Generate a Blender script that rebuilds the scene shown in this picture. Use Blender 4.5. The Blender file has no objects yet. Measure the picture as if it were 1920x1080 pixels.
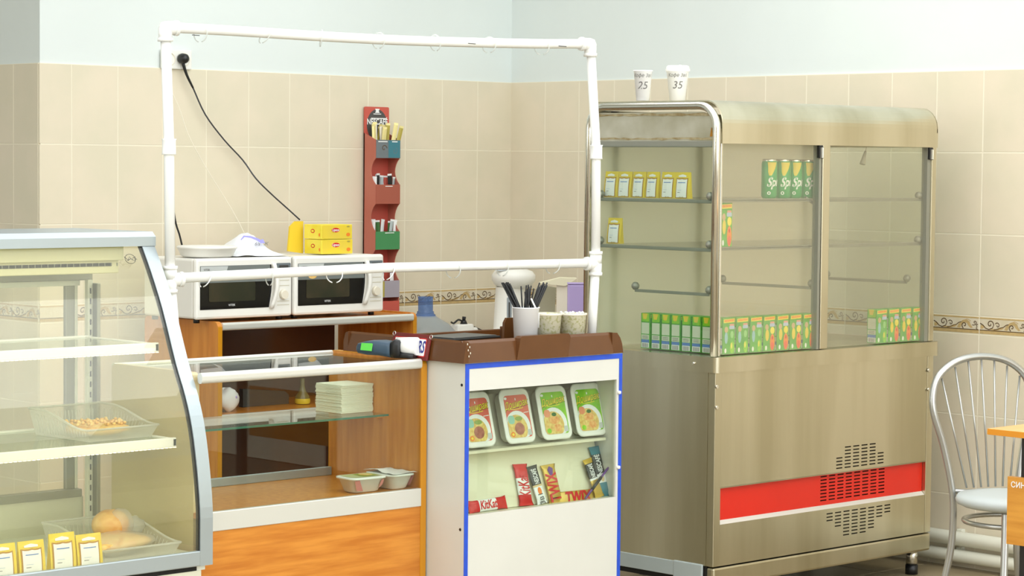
import bpy, bmesh, math, random
from mathutils import Vector as V, Matrix
ORD = ['first', 'second', 'third', 'fourth', 'fifth', 'sixth', 'seventh', 'eighth', 'ninth']
SC = bpy.context.scene
COL = SC.collection
PI = math.pi
# ---------------------------------------------------------------- camera
CF, YAW, PITCH, ROLL = 4484.26, 0.7634, -0.0514, 0.0093
CPOS = V((-7.3, -7.6455, 1.4713))
def cam_axes():
    cy, sy, cp, sp = math.cos(YAW), math.sin(YAW), math.cos(PITCH), math.sin(PITCH)
    f = V((sy*cp, cy*cp, sp)); r = V((cy, -sy, 0)); u = r.cross(f)
    c, s = math.cos(ROLL), math.sin(ROLL)
    return c*r + s*u, -s*r + c*u, f
CR, CU, CFW = cam_axes()
cd = bpy.data.cameras.new('camera'); cam = bpy.data.objects.new('camera', cd); COL.objects.link(cam)
cd.sensor_width = 36; cd.lens = CF/1920*36; cd.clip_start = .05; cd.clip_end = 60
cam.matrix_world = Matrix(((CR.x, CU.x, -CFW.x, CPOS.x), (CR.y, CU.y, -CFW.y, CPOS.y), (CR.z, CU.z, -CFW.z, CPOS.z), (0, 0, 0, 1)))
SC.camera = cam
# ---------------------------------------------------------------- world, exposure
w = bpy.data.worlds.new('world'); SC.world = w; w.use_nodes = True
w.node_tree.nodes['Background'].inputs[0].default_value = (.9, .95, 1, 1)
w.node_tree.nodes['Background'].inputs[1].default_value = .3
SC.view_settings.view_transform = 'Standard'; SC.view_settings.look = 'None'
SC.cycles.transparent_max_bounces = 32; SC.cycles.max_bounces = 8; SC.cycles.caustics_reflective = True; SC.cycles.caustics_refractive = False
SC.view_settings.exposure = -0.30; SC.view_settings.gamma = 1; SC.view_settings.use_curve_mapping = False
def area(name, loc, sx, sy, watts, col=(1, .97, .9), rot=(0, 0, 0)):
    d = bpy.data.lights.new(name, 'AREA'); d.shape = 'RECTANGLE'; d.size = sx; d.size_y = sy; d.energy = watts; d.color = col
    o = bpy.data.objects.new(name, d); COL.objects.link(o); o.location = loc; o.rotation_euler = rot
    return o
LIGHTS = [(-1.7, -1.2), (-4.6, -1.2), (-1.7, -4.4), (-4.6, -4.4), (-7.6, -4.4), (-4.6, -7.6), (-1.7, -7.6)]
CEIL = 3.3
area('ceiling_fill', (-4.9, -5.6, CEIL-.02), 9.6, 8.2, 540, (.94, .985, 1.04))  # ceiling-wide lamp added for soft overall light and a faint veil on glass
for lx, ly in LIGHTS:
    area('ceiling_lamp', (lx, ly, CEIL-.09), 1.2, 1.2, 15 if lx > -2 else 5, (.95, .985, 1.03))
area('window_daylight', (-4.6, -10.55, 1.9), 9.0, 2.4, 270, (.92, .98, 1.03), (PI/2, 0, 0))
area('side_wall_fill', (-10.85, -1.2, 1.9), 2.0, 4.0, 130, (.96, .98, 1.0), (0, -PI/2, 0))  # unseen lamp added at the left wall to brighten the corner wall
# ---------------------------------------------------------------- layout helpers: a ray of sight met with a real surface
def ray(u, v): return CR*((u-960)/CF) - CU*((v-540)/CF) + CFW
def at(u, v, ax, val):
    d = ray(u, v); t = (val-CPOS[ax])/d[ax]; return CPOS + d*t
def on(u, v, p0, n):
    d = ray(u, v); t = (V(p0)-CPOS).dot(n)/d.dot(n); return CPOS + d*t
# ---------------------------------------------------------------- materials
def lin(c):
    return tuple((x/255/12.92 if x/255 <= .04045 else ((x/255+.055)/1.055)**2.4) for x in c) + (1,)
MATS = {}
def mat(name, rgb, rough=.5, metal=0., rgb2=None, scale=6., stretch=(1, 1, 1), bump=0., emit=0, coat=0, rand=0., spec=.5, lo=.35, hi=.65):
    if name in MATS: return MATS[name]
    m = bpy.data.materials.new(name); m.use_nodes = True; nt = m.node_tree; b = nt.nodes['Principled BSDF']
    b.inputs['Base Color'].default_value = lin(rgb); b.inputs['Roughness'].default_value = rough; b.inputs['Metallic'].default_value = metal
    b.inputs['Specular IOR Level'].default_value = spec
    if coat: b.inputs['Coat Weight'].default_value = coat; b.inputs['Coat Roughness'].default_value = .08
    if emit: b.inputs['Emission Color'].default_value = lin(rgb); b.inputs['Emission Strength'].default_value = emit
    if rgb2 or bump:
        tc = nt.nodes.new('ShaderNodeTexCoord'); mp = nt.nodes.new('ShaderNodeMapping'); nz = nt.nodes.new('ShaderNodeTexNoise')
        geo = nt.nodes.new('ShaderNodeNewGeometry')
        mp.inputs['Scale'].default_value = stretch; nz.inputs['Scale'].default_value = scale; nz.inputs['Detail'].default_value = 5
        nt.links.new(geo.outputs['Position'], mp.inputs['Vector']); nt.links.new(mp.outputs[0], nz.inputs['Vector'])
        if rgb2:
            cr = nt.nodes.new('ShaderNodeValToRGB'); cr.color_ramp.elements[0].position = lo; cr.color_ramp.elements[1].position = hi
            cr.color_ramp.elements[0].color = lin(rgb); cr.color_ramp.elements[1].color = lin(rgb2)
            nt.links.new(nz.outputs[0], cr.inputs[0])
            if rand:
                oi = nt.nodes.new('ShaderNodeObjectInfo'); hs = nt.nodes.new('ShaderNodeHueSaturation'); mr = nt.nodes.new('ShaderNodeMapRange')
                mr.inputs['To Min'].default_value = 1-rand; mr.inputs['To Max'].default_value = 1+rand
                nt.links.new(oi.outputs['Random'], mr.inputs['Value']); nt.links.new(mr.outputs[0], hs.inputs['Value'])
                nt.links.new(cr.outputs[0], hs.inputs['Color']); nt.links.new(hs.outputs[0], b.inputs['Base Color'])
            else: nt.links.new(cr.outputs[0], b.inputs['Base Color'])
        if bump:
            bp = nt.nodes.new('ShaderNodeBump'); bp.inputs['Strength'].default_value = bump; bp.inputs['Distance'].default_value = .002
            nt.links.new(nz.outputs[0], bp.inputs['Height']); nt.links.new(bp.outputs[0], b.inputs['Normal'])
    MATS[name] = m; return m
def glassmat(name, tint=(255, 255, 255), haze=0., hazecol=(230, 225, 205), ior=1.45, rough=0.):
    m = bpy.data.materials.new(name); m.use_nodes = True; nt = m.node_tree; nt.nodes.clear()
    out = nt.nodes.new('ShaderNodeOutputMaterial'); tr = nt.nodes.new('ShaderNodeBsdfTransparent'); gl = nt.nodes.new('ShaderNodeBsdfGlossy')
    fr = nt.nodes.new('ShaderNodeFresnel'); mx = nt.nodes.new('ShaderNodeMixShader')
    tr.inputs[0].default_value = lin(tint); gl.inputs['Roughness'].default_value = rough; geo = nt.nodes.new('ShaderNodeNewGeometry'); mr = nt.nodes.new('ShaderNodeMapRange'); mr.inputs['To Min'].default_value = ior; mr.inputs['To Max'].default_value = 1/ior
    nt.links.new(geo.outputs['Backfacing'], mr.inputs['Value']); nt.links.new(mr.outputs[0], fr.inputs[0])
    nt.links.new(fr.outputs[0], mx.inputs[0]); nt.links.new(tr.outputs[0], mx.inputs[1]); nt.links.new(gl.outputs[0], mx.inputs[2])
    last = mx.outputs[0]
    if haze:
        df = nt.nodes.new('ShaderNodeBsdfDiffuse'); df.inputs[0].default_value = lin(hazecol); tl = nt.nodes.new('ShaderNodeBsdfTranslucent')
        tl.inputs[0].default_value = lin(hazecol); a = nt.nodes.new('ShaderNodeMixShader'); a.inputs[0].default_value = .5
        nt.links.new(df.outputs[0], a.inputs[1]); nt.links.new(tl.outputs[0], a.inputs[2])
        m2 = nt.nodes.new('ShaderNodeMixShader'); m2.inputs[0].default_value = haze
        nt.links.new(last, m2.inputs[1]); nt.links.new(a.outputs[0], m2.inputs[2]); last = m2.outputs[0]
    nt.links.new(last, out.inputs[0]); MATS[name] = m; return m
TILE = mat('beige_tile', (226, 214, 191), .32, rgb2=(219, 210, 186), scale=5, bump=.05, rand=.018)
TILEY = TILE
BORD = mat('border_ground', (222, 212, 192), .35, rgb2=(212, 200, 172), scale=14)
GROUT = mat('grout', (234, 226, 204), .8)
PAINT = mat('mint_wall_paint', (223, 230, 227), .75, rgb2=(220, 227, 224), scale=2, bump=.03)
CEILM = mat('ceiling_white', (240, 240, 235), .85, rgb2=(236, 236, 230))
BACKP = mat('far_wall_paint', (224, 216, 186), .8, rgb2=(200, 186, 150), scale=1.5)
DBR = mat('border_dark_brown', (92, 68, 40), .5)
TAN = mat('border_tan', (201, 172, 118), .5, rgb2=(186, 160, 110), scale=60)
FLOORT = mat('floor_tile', (158, 142, 112), .28, rgb2=(140, 126, 98), scale=7, rand=.03)
FGROUT = mat('floor_grout', (110, 98, 78), .8)
STEEL = mat('brushed_steel', (214, 207, 184), .3, 1., rgb2=(192, 184, 157), scale=1.6, stretch=(3, 3, .25), lo=.4, hi=.62)  # soft vertical tone bands in the colour imitate broad reflections
STEELT = mat('steel_tube', (225, 222, 212), .22, 1.)
STEELD = mat('stained_steel', (176, 170, 144), .42, .7, rgb2=(214, 210, 194), scale=9, lo=.3, hi=.7)
RUST = mat('rust_stain', (132, 112, 70), .8, rgb2=(170, 158, 124), scale=40)
GREYP = mat('grey_blue_paint', (176, 186, 186), .45)
RED = mat('red_panel', (226, 38, 18), .35, rgb2=(220, 34, 16))
BLACK = mat('black_plastic', (22, 22, 22), .4)
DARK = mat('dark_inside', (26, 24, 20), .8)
WHITE = mat('white_plastic', (240, 238, 230), .35)
PVC = mat('white_pvc', (242, 242, 238), .3)
CREAM = mat('cream_plastic', (236, 228, 208), .4)
WOOD = mat('orange_laminate', (214, 140, 54), .32, rgb2=(190, 112, 34), scale=5, stretch=(1.0, 1.0, 11))
WOODV = mat('orange_laminate_vertical', (216, 142, 56), .32, rgb2=(198, 122, 40), scale=6, stretch=(9, 9, .7))
WEDGE = mat('wood_edge', (205, 138, 24), .3)
BROWN = mat('brown_panel', (92, 58, 38), .15, rgb2=(82, 50, 32), scale=4, spec=.7)
SILVER = mat('silver_rail', (222, 222, 214), .3, .35)
ALU = mat('grey_aluminium', (176, 186, 190), .33, .55)
ALUD = mat('dull_aluminium', (150, 150, 138), .4, .5)
KIOSK = mat('kiosk_white', (217, 216, 207), .4, rgb2=(214, 213, 204))
KCREAM = mat('kiosk_cream', (230, 224, 196), .45)
BLUE = mat('blue_tape', (34, 84, 208), .4, rgb2=(40, 78, 196), scale=40)
TRAYB = mat('brown_tray_plastic', (98, 60, 28), .26, rgb2=(92, 55, 25), scale=8)
GLASS = glassmat('clear_glass', (246, 250, 246))
GLASSH = glassmat('hazy_glass', (254, 253, 248), .11, (246, 242, 224))
GLASSY = glassmat('greenish_glass', (254, 254, 248), .045, (240, 240, 214))
GEDGE = mat('green_glass_edge', (70, 120, 100), .15)
FROST = glassmat('frosted_plastic', (250, 250, 248), .42, (240, 240, 235), rough=.2)
CLING = glassmat('thin_plastic_film', (250, 250, 250), .3, (245, 245, 240), rough=.1)
BLUEB = glassmat('blue_bottle_plastic', (232, 238, 242), .40, (216, 224, 230), rough=.05)
BLUED = glassmat('deep_blue_plastic', (186, 206, 236), .34, (120, 156, 222), rough=.05)
YEL = mat('yellow_card', (236, 208, 52), .45, rgb2=(228, 200, 70), scale=12)
LEM = mat('lemon_card', (244, 226, 90), .45, rgb2=(236, 214, 50), scale=15)
PAPER = mat('white_paper', (240, 240, 238), .6)
GOLD = mat('gold_foil', (214, 178, 84), .3, .4)
GREEN = mat('juice_green', (96, 176, 60), .4, rgb2=(70, 158, 50), scale=40)
LGREEN = mat('lime_green', (150, 208, 40), .4, rgb2=(120, 192, 40), scale=30)
SGREEN = mat('can_green', (44, 160, 84), .3, .1)
ORANGE = mat('orange_print', (238, 130, 40), .5)
REDP = mat('red_print', (206, 34, 36), .4)
SALMON = mat('salmon_print', (226, 112, 92), .45, rgb2=(220, 100, 82), scale=8)
DRED = mat('faded_red_card', (190, 112, 94), .5, rgb2=(184, 102, 84), scale=6)
CRED = mat('bright_red_card', (200, 88, 74), .5)
DGREY = mat('dark_grey_print', (66, 66, 64), .4)
TEAL = mat('teal_print', (58, 122, 136), .4)
SLATE = mat('slate_grey_card', (110, 118, 122), .5)
CGREEN = mat('green_card', (66, 138, 84), .5)
LILAC = mat('lilac_plastic', (188, 168, 222), .4)
LILACG = mat('grey_lilac_card', (168, 160, 170), .5)
MUST = mat('mustard_card', (176, 160, 70), .5)
NAVY = mat('navy_ink', (34, 40, 130), .5)
PALEB = mat('pale_blue_print', (176, 190, 220), .5)
BLUEP = mat('blue_print', (90, 130, 200), .5)
LETB = mat('brown_trim_print', (176, 128, 40), .5)
INK = mat('grey_ink', (110, 108, 104), .7)
TERM = mat('terminal_blue_grey', (54, 76, 94), .4)
LIMES = mat('lime_sticker', (90, 200, 70), .5)
NAPK = mat('cream_napkin', (240, 236, 214), .85)
BREAD = mat('baked_crust', (214, 150, 62), .5, rgb2=(236, 196, 122), scale=22, bump=.3)
PAST = mat('pastry_yellow', (240, 208, 130), .6, rgb2=(222, 164, 82), scale=60, bump=.5)
NOOD = mat('noodle_print', (236, 214, 130), .6, rgb2=(216, 170, 90), scale=90)
MEAT = mat('meat_print', (186, 120, 100), .6, rgb2=(160, 96, 80), scale=80)
MEATO = mat('orange_chicken_print', (222, 140, 70), .6, rgb2=(240, 190, 120), scale=80)
DGREEN = mat('dark_green_print', (60, 110, 50), .6)
MWIN = mat('microwave_window', (44, 46, 34), .12, rgb2=(60, 54, 40), scale=8)
MBLK = mat('microwave_black', (16, 16, 18), .08)
MGREY = mat('microwave_grey', (118, 124, 122), .2)
CHROME = mat('chair_silver', (178, 178, 174), .28, .8)
SEATM = mat('pale_grey_vinyl', (190, 196, 194), .45)
TABLE = mat('table_top_laminate', (232, 178, 112), .3, rgb2=(224, 166, 98), scale=8, stretch=(1, 8, 1))
TEDGE = mat('table_edge_orange', (216, 140, 32), .35)
PIPEM = mat('white_enamel_pipe', (222, 222, 206), .35)
LACE = mat('speckled_cup_print', (236, 232, 206), .6, rgb2=(206, 204, 150), scale=110, lo=.5, hi=.6)
PURP = mat('purple_foil', (110, 70, 140), .35)
CUPM = mat('paper_cup', (253, 253, 253), .5)
BEIGEG = mat('beige_grey_plastic', (176, 172, 150), .45)
# ---------------------------------------------------------------- mesh builder
class Fr:
    def __init__(s, o, r, u, n): s.o, s.r, s.u, s.n = V(o), V(r), V(u), V(n)
    def __call__(s, a, b, c=0): return s.o + s.r*a + s.u*b + s.n*c
FY = lambda o: Fr(o, (1, 0, 0), (0, 0, 1), (0, -1, 0))      # faces -Y
FX = lambda o: Fr(o, (0, -1, 0), (0, 0, 1), (-1, 0, 0))     # faces -X
FZ = lambda o: Fr(o, (1, 0, 0), (0, 1, 0), (0, 0, 1))       # faces up
class MB:
    def __init__(s, org=(0, 0, 0)): s.bm = bmesh.new(); s.o = V(org); s.mats = []
    def mi(s, m):
        if m is None: return 0
        if m not in s.mats: s.mats.append(m)
        return s.mats.index(m)
    def add(s, vs, fs, m=None, smooth=False):
        b = [s.bm.verts.new(V(v)-s.o) for v in vs]; k = s.mi(m); out = []
        for f in fs:
            try: q = s.bm.faces.new([b[i] for i in f]); q.material_index = k; q.smooth = smooth; out.append(q)
            except ValueError: pass
        return b, out
    def box(s, x0, x1, y0, y1, z0, z1, bev=0, m=None, seg=2):
        x0, x1 = sorted((x0, x1)); y0, y1 = sorted((y0, y1)); z0, z1 = sorted((z0, z1))
        vs = [(x0, y0, z0), (x1, y0, z0), (x1, y1, z0), (x0, y1, z0), (x0, y0, z1), (x1, y0, z1), (x1, y1, z1), (x0, y1, z1)]
        b, f = s.add(vs, [(3, 2, 1, 0), (4, 5, 6, 7), (0, 1, 5, 4), (1, 2, 6, 5), (2, 3, 7, 6), (3, 0, 4, 7)], m)
        if bev:
            bmesh.ops.bevel(s.bm, geom=list({e for q in f for e in q.edges}), offset=bev, segments=seg, profile=.5, affect='EDGES', clamp_overlap=True)
        return s
    def fbox(s, fr, a0, a1, b0, b1, c0, c1, bev=0, m=None):
        vs = [fr(a, b, c) for c in (c0, c1) for a, b in ((a0, b0), (a1, b0), (a1, b1), (a0, b1))]
        b, f = s.add(vs, [(3, 2, 1, 0), (4, 5, 6, 7), (0, 1, 5, 4), (1, 2, 6, 5), (2, 3, 7, 6), (3, 0, 4, 7)], m)
        if bev: bmesh.ops.bevel(s.bm, geom=list({e for q in f for e in q.edges}), offset=bev, segments=2, profile=.5, affect='EDGES', clamp_overlap=True)
        return s
    def poly(s, fr, pts, c=.0006, m=None):
        s.add([fr(a, b, c) for a, b in pts], [tuple(range(len(pts)))], m); return s
    def ell(s, fr, a, b, ra, rb, c=.0008, m=None, n=20, t0=0, t1=2*PI):
        pts = [(a+ra*math.cos(t0+(t1-t0)*i/n), b+rb*math.sin(t0+(t1-t0)*i/n)) for i in range(n if t1-t0 > 6.2 else n+1)]
        return s.poly(fr, pts, c, m)
    def rrect(s, fr, a0, a1, b0, b1, r, c=.0006, m=None, n=4):
        return s.poly(fr, rr(a0, a1, b0, b1, r, n), c, m)
    def ribbon(s, fr, pts, w, c=.001, m=None):
        vs = []; n = len(pts)
        for i, (a, b) in enumerate(pts):
            p, q = pts[max(0, i-1)], pts[min(n-1, i+1)]; dx, dy = q[0]-p[0], q[1]-p[1]; L = math.hypot(dx, dy) or 1
            ww = w if not callable(w) else w(i/(n-1))
            vs += [fr(a-dy/L*ww/2, b+dx/L*ww/2, c), fr(a+dy/L*ww/2, b-dx/L*ww/2, c)]
        s.add(vs, [(2*i+1, 2*i+3, 2*i+2, 2*i) for i in range(n-1)], m); return s
    def cyl(s, p0, p1, r0, r1=None, seg=16, m=None, caps=True, smooth=True):
        r1 = r0 if r1 is None else r1; p0, p1 = V(p0), V(p1); d = (p1-p0).normalized()
        a = d.orthogonal().normalized(); b = d.cross(a)
        vs = [p+(a*math.cos(2*PI*i/seg)+b*math.sin(2*PI*i/seg))*r for p, r in ((p0, r0), (p1, r1)) for i in range(seg)]
        bb, _ = s.add(vs, [(i, (i+1) % seg, seg+(i+1) % seg, seg+i) for i in range(seg)], m, smooth)
        if caps:
            k = s.mi(m)
            for ring in (bb[:seg][::-1], bb[seg:]): s.bm.faces.new(ring).material_index = k
        return s
    def tube(s, pts, r, seg=10, m=None, closed=False, caps=True):
        pts = [V(p) for p in pts]; n = len(pts); rings = []; prev = None
        for i, p in enumerate(pts):
            d = (pts[(i+1) % n]-pts[i-1]) if closed else (pts[min(n-1, i+1)]-pts[max(0, i-1)])
            d.normalize(); a = d.orthogonal().normalized() if prev is None else (prev-d*prev.dot(d)).normalized(); prev = a; b = d.cross(a)
            rad = r(i/(n-1)) if callable(r) else r
            rings.append([p+(a*math.cos(2*PI*j/seg)+b*math.sin(2*PI*j/seg))*rad for j in range(seg)])
        vs = [v for q in rings for v in q]; N = n if closed else n-1
        fs = [(i*seg+j, i*seg+(j+1) % seg, ((i+1) % n)*seg+(j+1) % seg, ((i+1) % n)*seg+j) for i in range(N) for j in range(seg)]
        bb, _ = s.add(vs, fs, m, True)
        if caps and not closed:
            k = s.mi(m)
            for ring in (bb[:seg][::-1], bb[-seg:]): s.bm.faces.new(ring).material_index = k
        return s
    def lathe(s, prof, seg=28, c=(0, 0, 0), m=None, sx=1, sy=1, smooth=True):
        c = V(c); vs = [c+V((r*math.cos(2*PI*i/seg)*sx, r*math.sin(2*PI*i/seg)*sy, z)) for r, z in prof for i in range(seg)]
        fs = [(k*seg+i, k*seg+(i+1) % seg, (k+1)*seg+(i+1) % seg, (k+1)*seg+i) for k in range(len(prof)-1) for i in range(seg)]
        s.add(vs, fs, m, smooth); return s
    def prism(s, pts, axis, a0, a1, m=None):
        mk = {'x': lambda p, a: (a, p[0], p[1]), 'y': lambda p, a: (p[0], a, p[1]), 'z': lambda p, a: (p[0], p[1], a)}[axis]
        n = len(pts); vs = [mk(p, a0) for p in pts]+[mk(p, a1) for p in pts]
        s.add(vs, [tuple(range(n)), tuple(range(2*n-1, n-1, -1))]+[(i, n+i, n+(i+1) % n, (i+1) % n) for i in range(n)], m); return s
    def band(s, curve, th, x0, x1, m=None):     # curve of (y,z) thickened inwards by th along its normal, run from x0 to x1
        n = len(curve); off = []
        for i, (y, z) in enumerate(curve):
            p, q = curve[max(0, i-1)], curve[min(n-1, i+1)]; dy, dz = q[0]-p[0], q[1]-p[1]; L = math.hypot(dy, dz)
            off.append((y-dz/L*th, z+dy/L*th))
        vs = [(x, y, z) for x in (x0, x1) for c in (curve, off) for y, z in c]
        fs = []
        for i in range(n-1):
            fs += [(i, i+1, 2*n+i+1, 2*n+i), (n+i, 3*n+i, 3*n+i+1, n+i+1), (i, n+i, n+i+1, i+1), (2*n+i, 2*n+i+1, 3*n+i+1, 3*n+i)]
        fs += [(0, 2*n, 3*n, n), (n-1, 2*n-1, 4*n-1, 3*n-1)]
        s.add(vs, fs, m); return s
    def loft(s, rings, m=None, smooth=True, ms=None, caps=True):
        seg = len(rings[0]); vs = [v for q in rings for v in q]; bb, _ = s.add(vs, [], m)
        for k in range(len(rings)-1):
            mi = s.mi(ms[k] if ms else m)
            for i in range(seg):
                f = s.bm.faces.new((bb[k*seg+i], bb[k*seg+(i+1) % seg], bb[(k+1)*seg+(i+1) % seg], bb[(k+1)*seg+i])); f.smooth = smooth; f.material_index = mi
        if caps:
            s.bm.faces.new(bb[:seg][::-1]).material_index = s.mi(ms[0] if ms else m); s.bm.faces.new(bb[-seg:]).material_index = s.mi(ms[-1] if ms else m)
        return s
    def build(s, name, m=None, parent=None, recalc=True):
        if recalc: bmesh.ops.recalc_face_normals(s.bm, faces=s.bm.faces)
        me = bpy.data.meshes.new(name); s.bm.to_mesh(me); s.bm.free()
        if m is not None and not s.mats: me.materials.append(m)
        for x in s.mats: me.materials.append(x)
        o = bpy.data.objects.new(name, me); COL.objects.link(o)
        if parent: o.parent = parent
        return o
def rr(a0, a1, b0, b1, r, n=4):
    out = []
    for cx, cy, t in ((a1-r, b1-r, 0), (a0+r, b1-r, PI/2), (a0+r, b0+r, PI), (a1-r, b0+r, 1.5*PI)):
        out += [(cx+r*math.cos(t+PI/2*i/n), cy+r*math.sin(t+PI/2*i/n)) for i in range(n+1)]
    return out
def thing(name, label, cat, loc=(0, 0, 0), rz=0, group=None, rot=None):
    o = bpy.data.objects.new(name, None); COL.objects.link(o); o.location = loc; o.rotation_euler = rot or (0, 0, rz)
    o.empty_display_size = .05
    return tag(o, label, cat, group)
def tag(o, label, cat, group=None, kind=None):
    o['label'] = label; o['category'] = cat
    if group: o['group'] = group
    if kind: o['kind'] = kind
    return o
def struct(o): o['kind'] = 'structure'; return o
def dup(root, loc=None, rz=None, label=None, rot=None):
    r = root.copy(); COL.objects.link(r)
    if loc is not None: r.location = loc
    if rz is not None: r.rotation_euler = (0, 0, rz)
    if rot is not None: r.rotation_euler = rot
    if label: r['label'] = label
    for ch in list(root.children):
        c = ch.copy(); COL.objects.link(c); c.parent = r
        for g in ch.children:
            d = g.copy(); COL.objects.link(d); d.parent = c
    return r
def curve_pts(pts, n=8):            # Catmull-Rom
    P = [V(p) for p in pts]; out = []
    for i in range(len(P)-1):
        p0, p1, p2, p3 = P[max(0, i-1)], P[i], P[i+1], P[min(len(P)-1, i+2)]
        for k in range(n):
            t = k/n; out.append(.5*((2*p1)+(p2-p0)*t+(2*p0-5*p1+4*p2-p3)*t*t+(3*p1-p0-3*p2+p3)*t**3))
    return out+[P[-1]]
def text(st, size, f, m, parent, name='lettering', shear=0, bold=.0, sx=1., org=(0, 0, 0), align='CENTER'):
    cu = bpy.data.curves.new(name, 'FONT'); cu.body = st; cu.size = size; cu.align_x = align; cu.align_y = 'CENTER'
    cu.shear = shear; cu.offset = bold; cu.resolution_u = 3; cu.fill_mode = 'FRONT'
    t = bpy.data.objects.new('t', cu); me = bpy.data.meshes.new_from_object(t)
    bpy.data.objects.remove(t)
    me.name = name
    for v in me.vertices: v.co = f(v.co.x*sx, v.co.y)-V(org)
    me.materials.clear(); me.materials.append(m)
    o = bpy.data.objects.new(name, me); COL.objects.link(o); o.parent = parent; return o

# ================================================================ THE SETTING
TW, TB, BH, WX, Z1 = .2076, .0156, .0662, 2.4182, 1.5331
H = .3
ZR = [0, Z1-4*H-BH, Z1-3*H-BH, Z1-2*H-BH, Z1-2*H, Z1-H, Z1, Z1+H]      # joints from the floor up, border row is 3..4
ZT = Z1+H
XMIN, YMIN, YMAX = -11.0, -10.7, 2.6
def wallobj(name, x0, x1, y0, y1, m=PAINT, z0=0, z1=CEIL):
    return struct(MB().box(x0, x1, y0, y1, z0, z1).build(name, m))
wA = wallobj('wall_back', -WX+.0, .12, .0, .12)
wB = wallobj('wall_right', 0, .12, YMIN, 0)
wC = wallobj('wall_corner', -WX, -WX+.12, .12, YMAX)
wallobj('wall_far', XMIN, -WX, YMAX, YMAX+.1)
wallobj('wall_left', XMIN-.1, XMIN, YMIN, YMAX+.1, BACKP)
wf = wallobj('wall_front', XMIN, 0.12, YMIN-.1, YMIN, BACKP)
struct(MB().box(XMIN, .12, YMIN, YMAX, CEIL, CEIL+.1).build('ceiling', CEILM))
fl = struct(MB().box(XMIN, .12, YMIN, YMAX, -.1, -.004).build('floor', FGROUT))
g = .0018; TT = .008
def tile_mesh(wd, h, m=TILE):
    return MB().box(-wd/2+g, wd/2-g, -TT, 0, -h/2+g, h/2-g, .0012, seg=1).build('tile', m)
def spiral(cx, cy, r0, turns, t0, sgn=1, n=26, rend=.0012):
    return [(cx+(r0+(rend-r0)*i/n)*math.cos(t0+sgn*turns*2*PI*i/n), cy+(r0+(rend-r0)*i/n)*math.sin(t0+sgn*turns*2*PI*i/n)) for i in range(n+1)]
def ornament(wd):
    b = MB(); fr = Fr((0, -TT, 0), (1, 0, 0), (0, 0, 1), (0, -1, 0)); W = wd/2-.002; h = BH/2
    b.poly(fr, [(-W, h-.003), (-W, h-.009), (W, h-.009), (W, h-.003)], .0004, TAN)
    b.poly(fr, [(-W, -h+.003), (-W, -h+.015), (W, -h+.015), (W, -h+.003)], .0004, TAN)
    b.poly(fr, [(-W, -h+.0145), (-W, -h+.0175), (W, -h+.0175), (W, -h+.0145)], .0007, DBR)
    if wd < .15: return b.build('scroll_ornament', None)
    lw = lambda t: .0034
    # tan leaf masses
    b.poly(fr, [(.005, -.012), (.012, .002), (.03, .016), (.045, .02), (.06, .012), (.066, .0), (.075, -.01), (.066, -.012), (.055, -.004), (.048, .006), (.034, .008), (.024, -.004), (.018, -.014)], .0005, TAN)
    b.poly(fr, [(-.06, -.014), (-.03, -.016), (-.005, -.011), (.004, -.004), (-.012, -.003), (-.03, -.010), (-.05, -.010)], .0005, TAN)
    b.poly(fr, [(-.098, .0), (-.085, .002), (-.078, -.004), (-.09, -.012), (-.098, -.012)], .0005, TAN)
    b.ribbon(fr, [(-.1, .008), (-.088, .002), (-.076, -.009), (-.062, -.013), (-.047, -.008), (-.042, .0)], lw, .001, DBR)
    b.ribbon(fr, spiral(-.056, .006, .0155, 1.15, -.3, 1), lw, .0011, DBR)
    b.ribbon(fr, spiral(-.024, .003, .011, 1.0, 2.6, -1), lambda t: .003, .0012, DBR)
    b.ribbon(fr, [(-.04, -.0135), (-.02, -.009), (-.008, -.004), (.002, -.002), (.012, .006), (.024, .009)], lambda t: .0028, .001, DBR)
    b.ribbon(fr, spiral(.038, -.002, .0125, 1.1, -1.9, -1), lw, .0011, DBR)
    b.ribbon(fr, spiral(.084, .009, .008, 1.0, -1.2, 1), lambda t: .003, .0011, DBR)
    b.ribbon(fr, [(.072, .0), (.08, -.001), (.086, .003)], lambda t: .0028, .001, DBR)
    b.ribbon(fr, [(.098, .004), (.091, .0), (.094, -.006), (.09, -.012), (.096, -.015)], lambda t: .0028, .0012, DBR)
    b.ribbon(fr, [(.066, .014), (.056, .019), (.046, .021)], lambda t: .0022, .0009, TAN)
    return b.build('scroll_ornament', None)
tile_cache = {}
def get_tile(wd, h, border=False):
    k = (round(wd, 4), round(h, 4), border)
    if k not in tile_cache:
        o = tile_mesh(wd, h, BORD if border else TILE); d = None
        if border: o.name = o.data.name = 'border_tile'; d = ornament(wd); d.parent = o
        tile_cache[k] = [o, d, True]
    return tile_cache[k]
def put(wall, wd, h, border, loc, rz):
    c = get_tile(wd, h, border)
    if c[2]: o, d = c[0], c[1]; c[2] = False
    else:
        o = c[0].copy(); COL.objects.link(o); d = None
        if c[1]: d = c[1].copy(); COL.objects.link(d); d.parent = o
    o.parent = wall; o.location = loc; o.rotation_euler = (0, 0, rz)
def cladding(wall, spans, pos, rz):
    for a, b in spans:
        for r in range(7):
            z0, z1 = ZR[r], ZR[r+1]
            put(wall, abs(b-a), z1-z0, r == 3, pos((a+b)/2, (z0+z1)/2), rz)
gb = MB().box(-WX-.002, -.002, -.0072, 0, 0, ZT).build('grout', GROUT, wA)
cladding(wA, [(-(k+1)*TW, -k*TW) for k in range(11)]+[(-WX-.008, -11*TW)], lambda c, z: (c, 0, z), 0)
MB().box(-.0072, 0, YMIN, 0, 0, ZT).build('grout', GROUT, wB)
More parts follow.
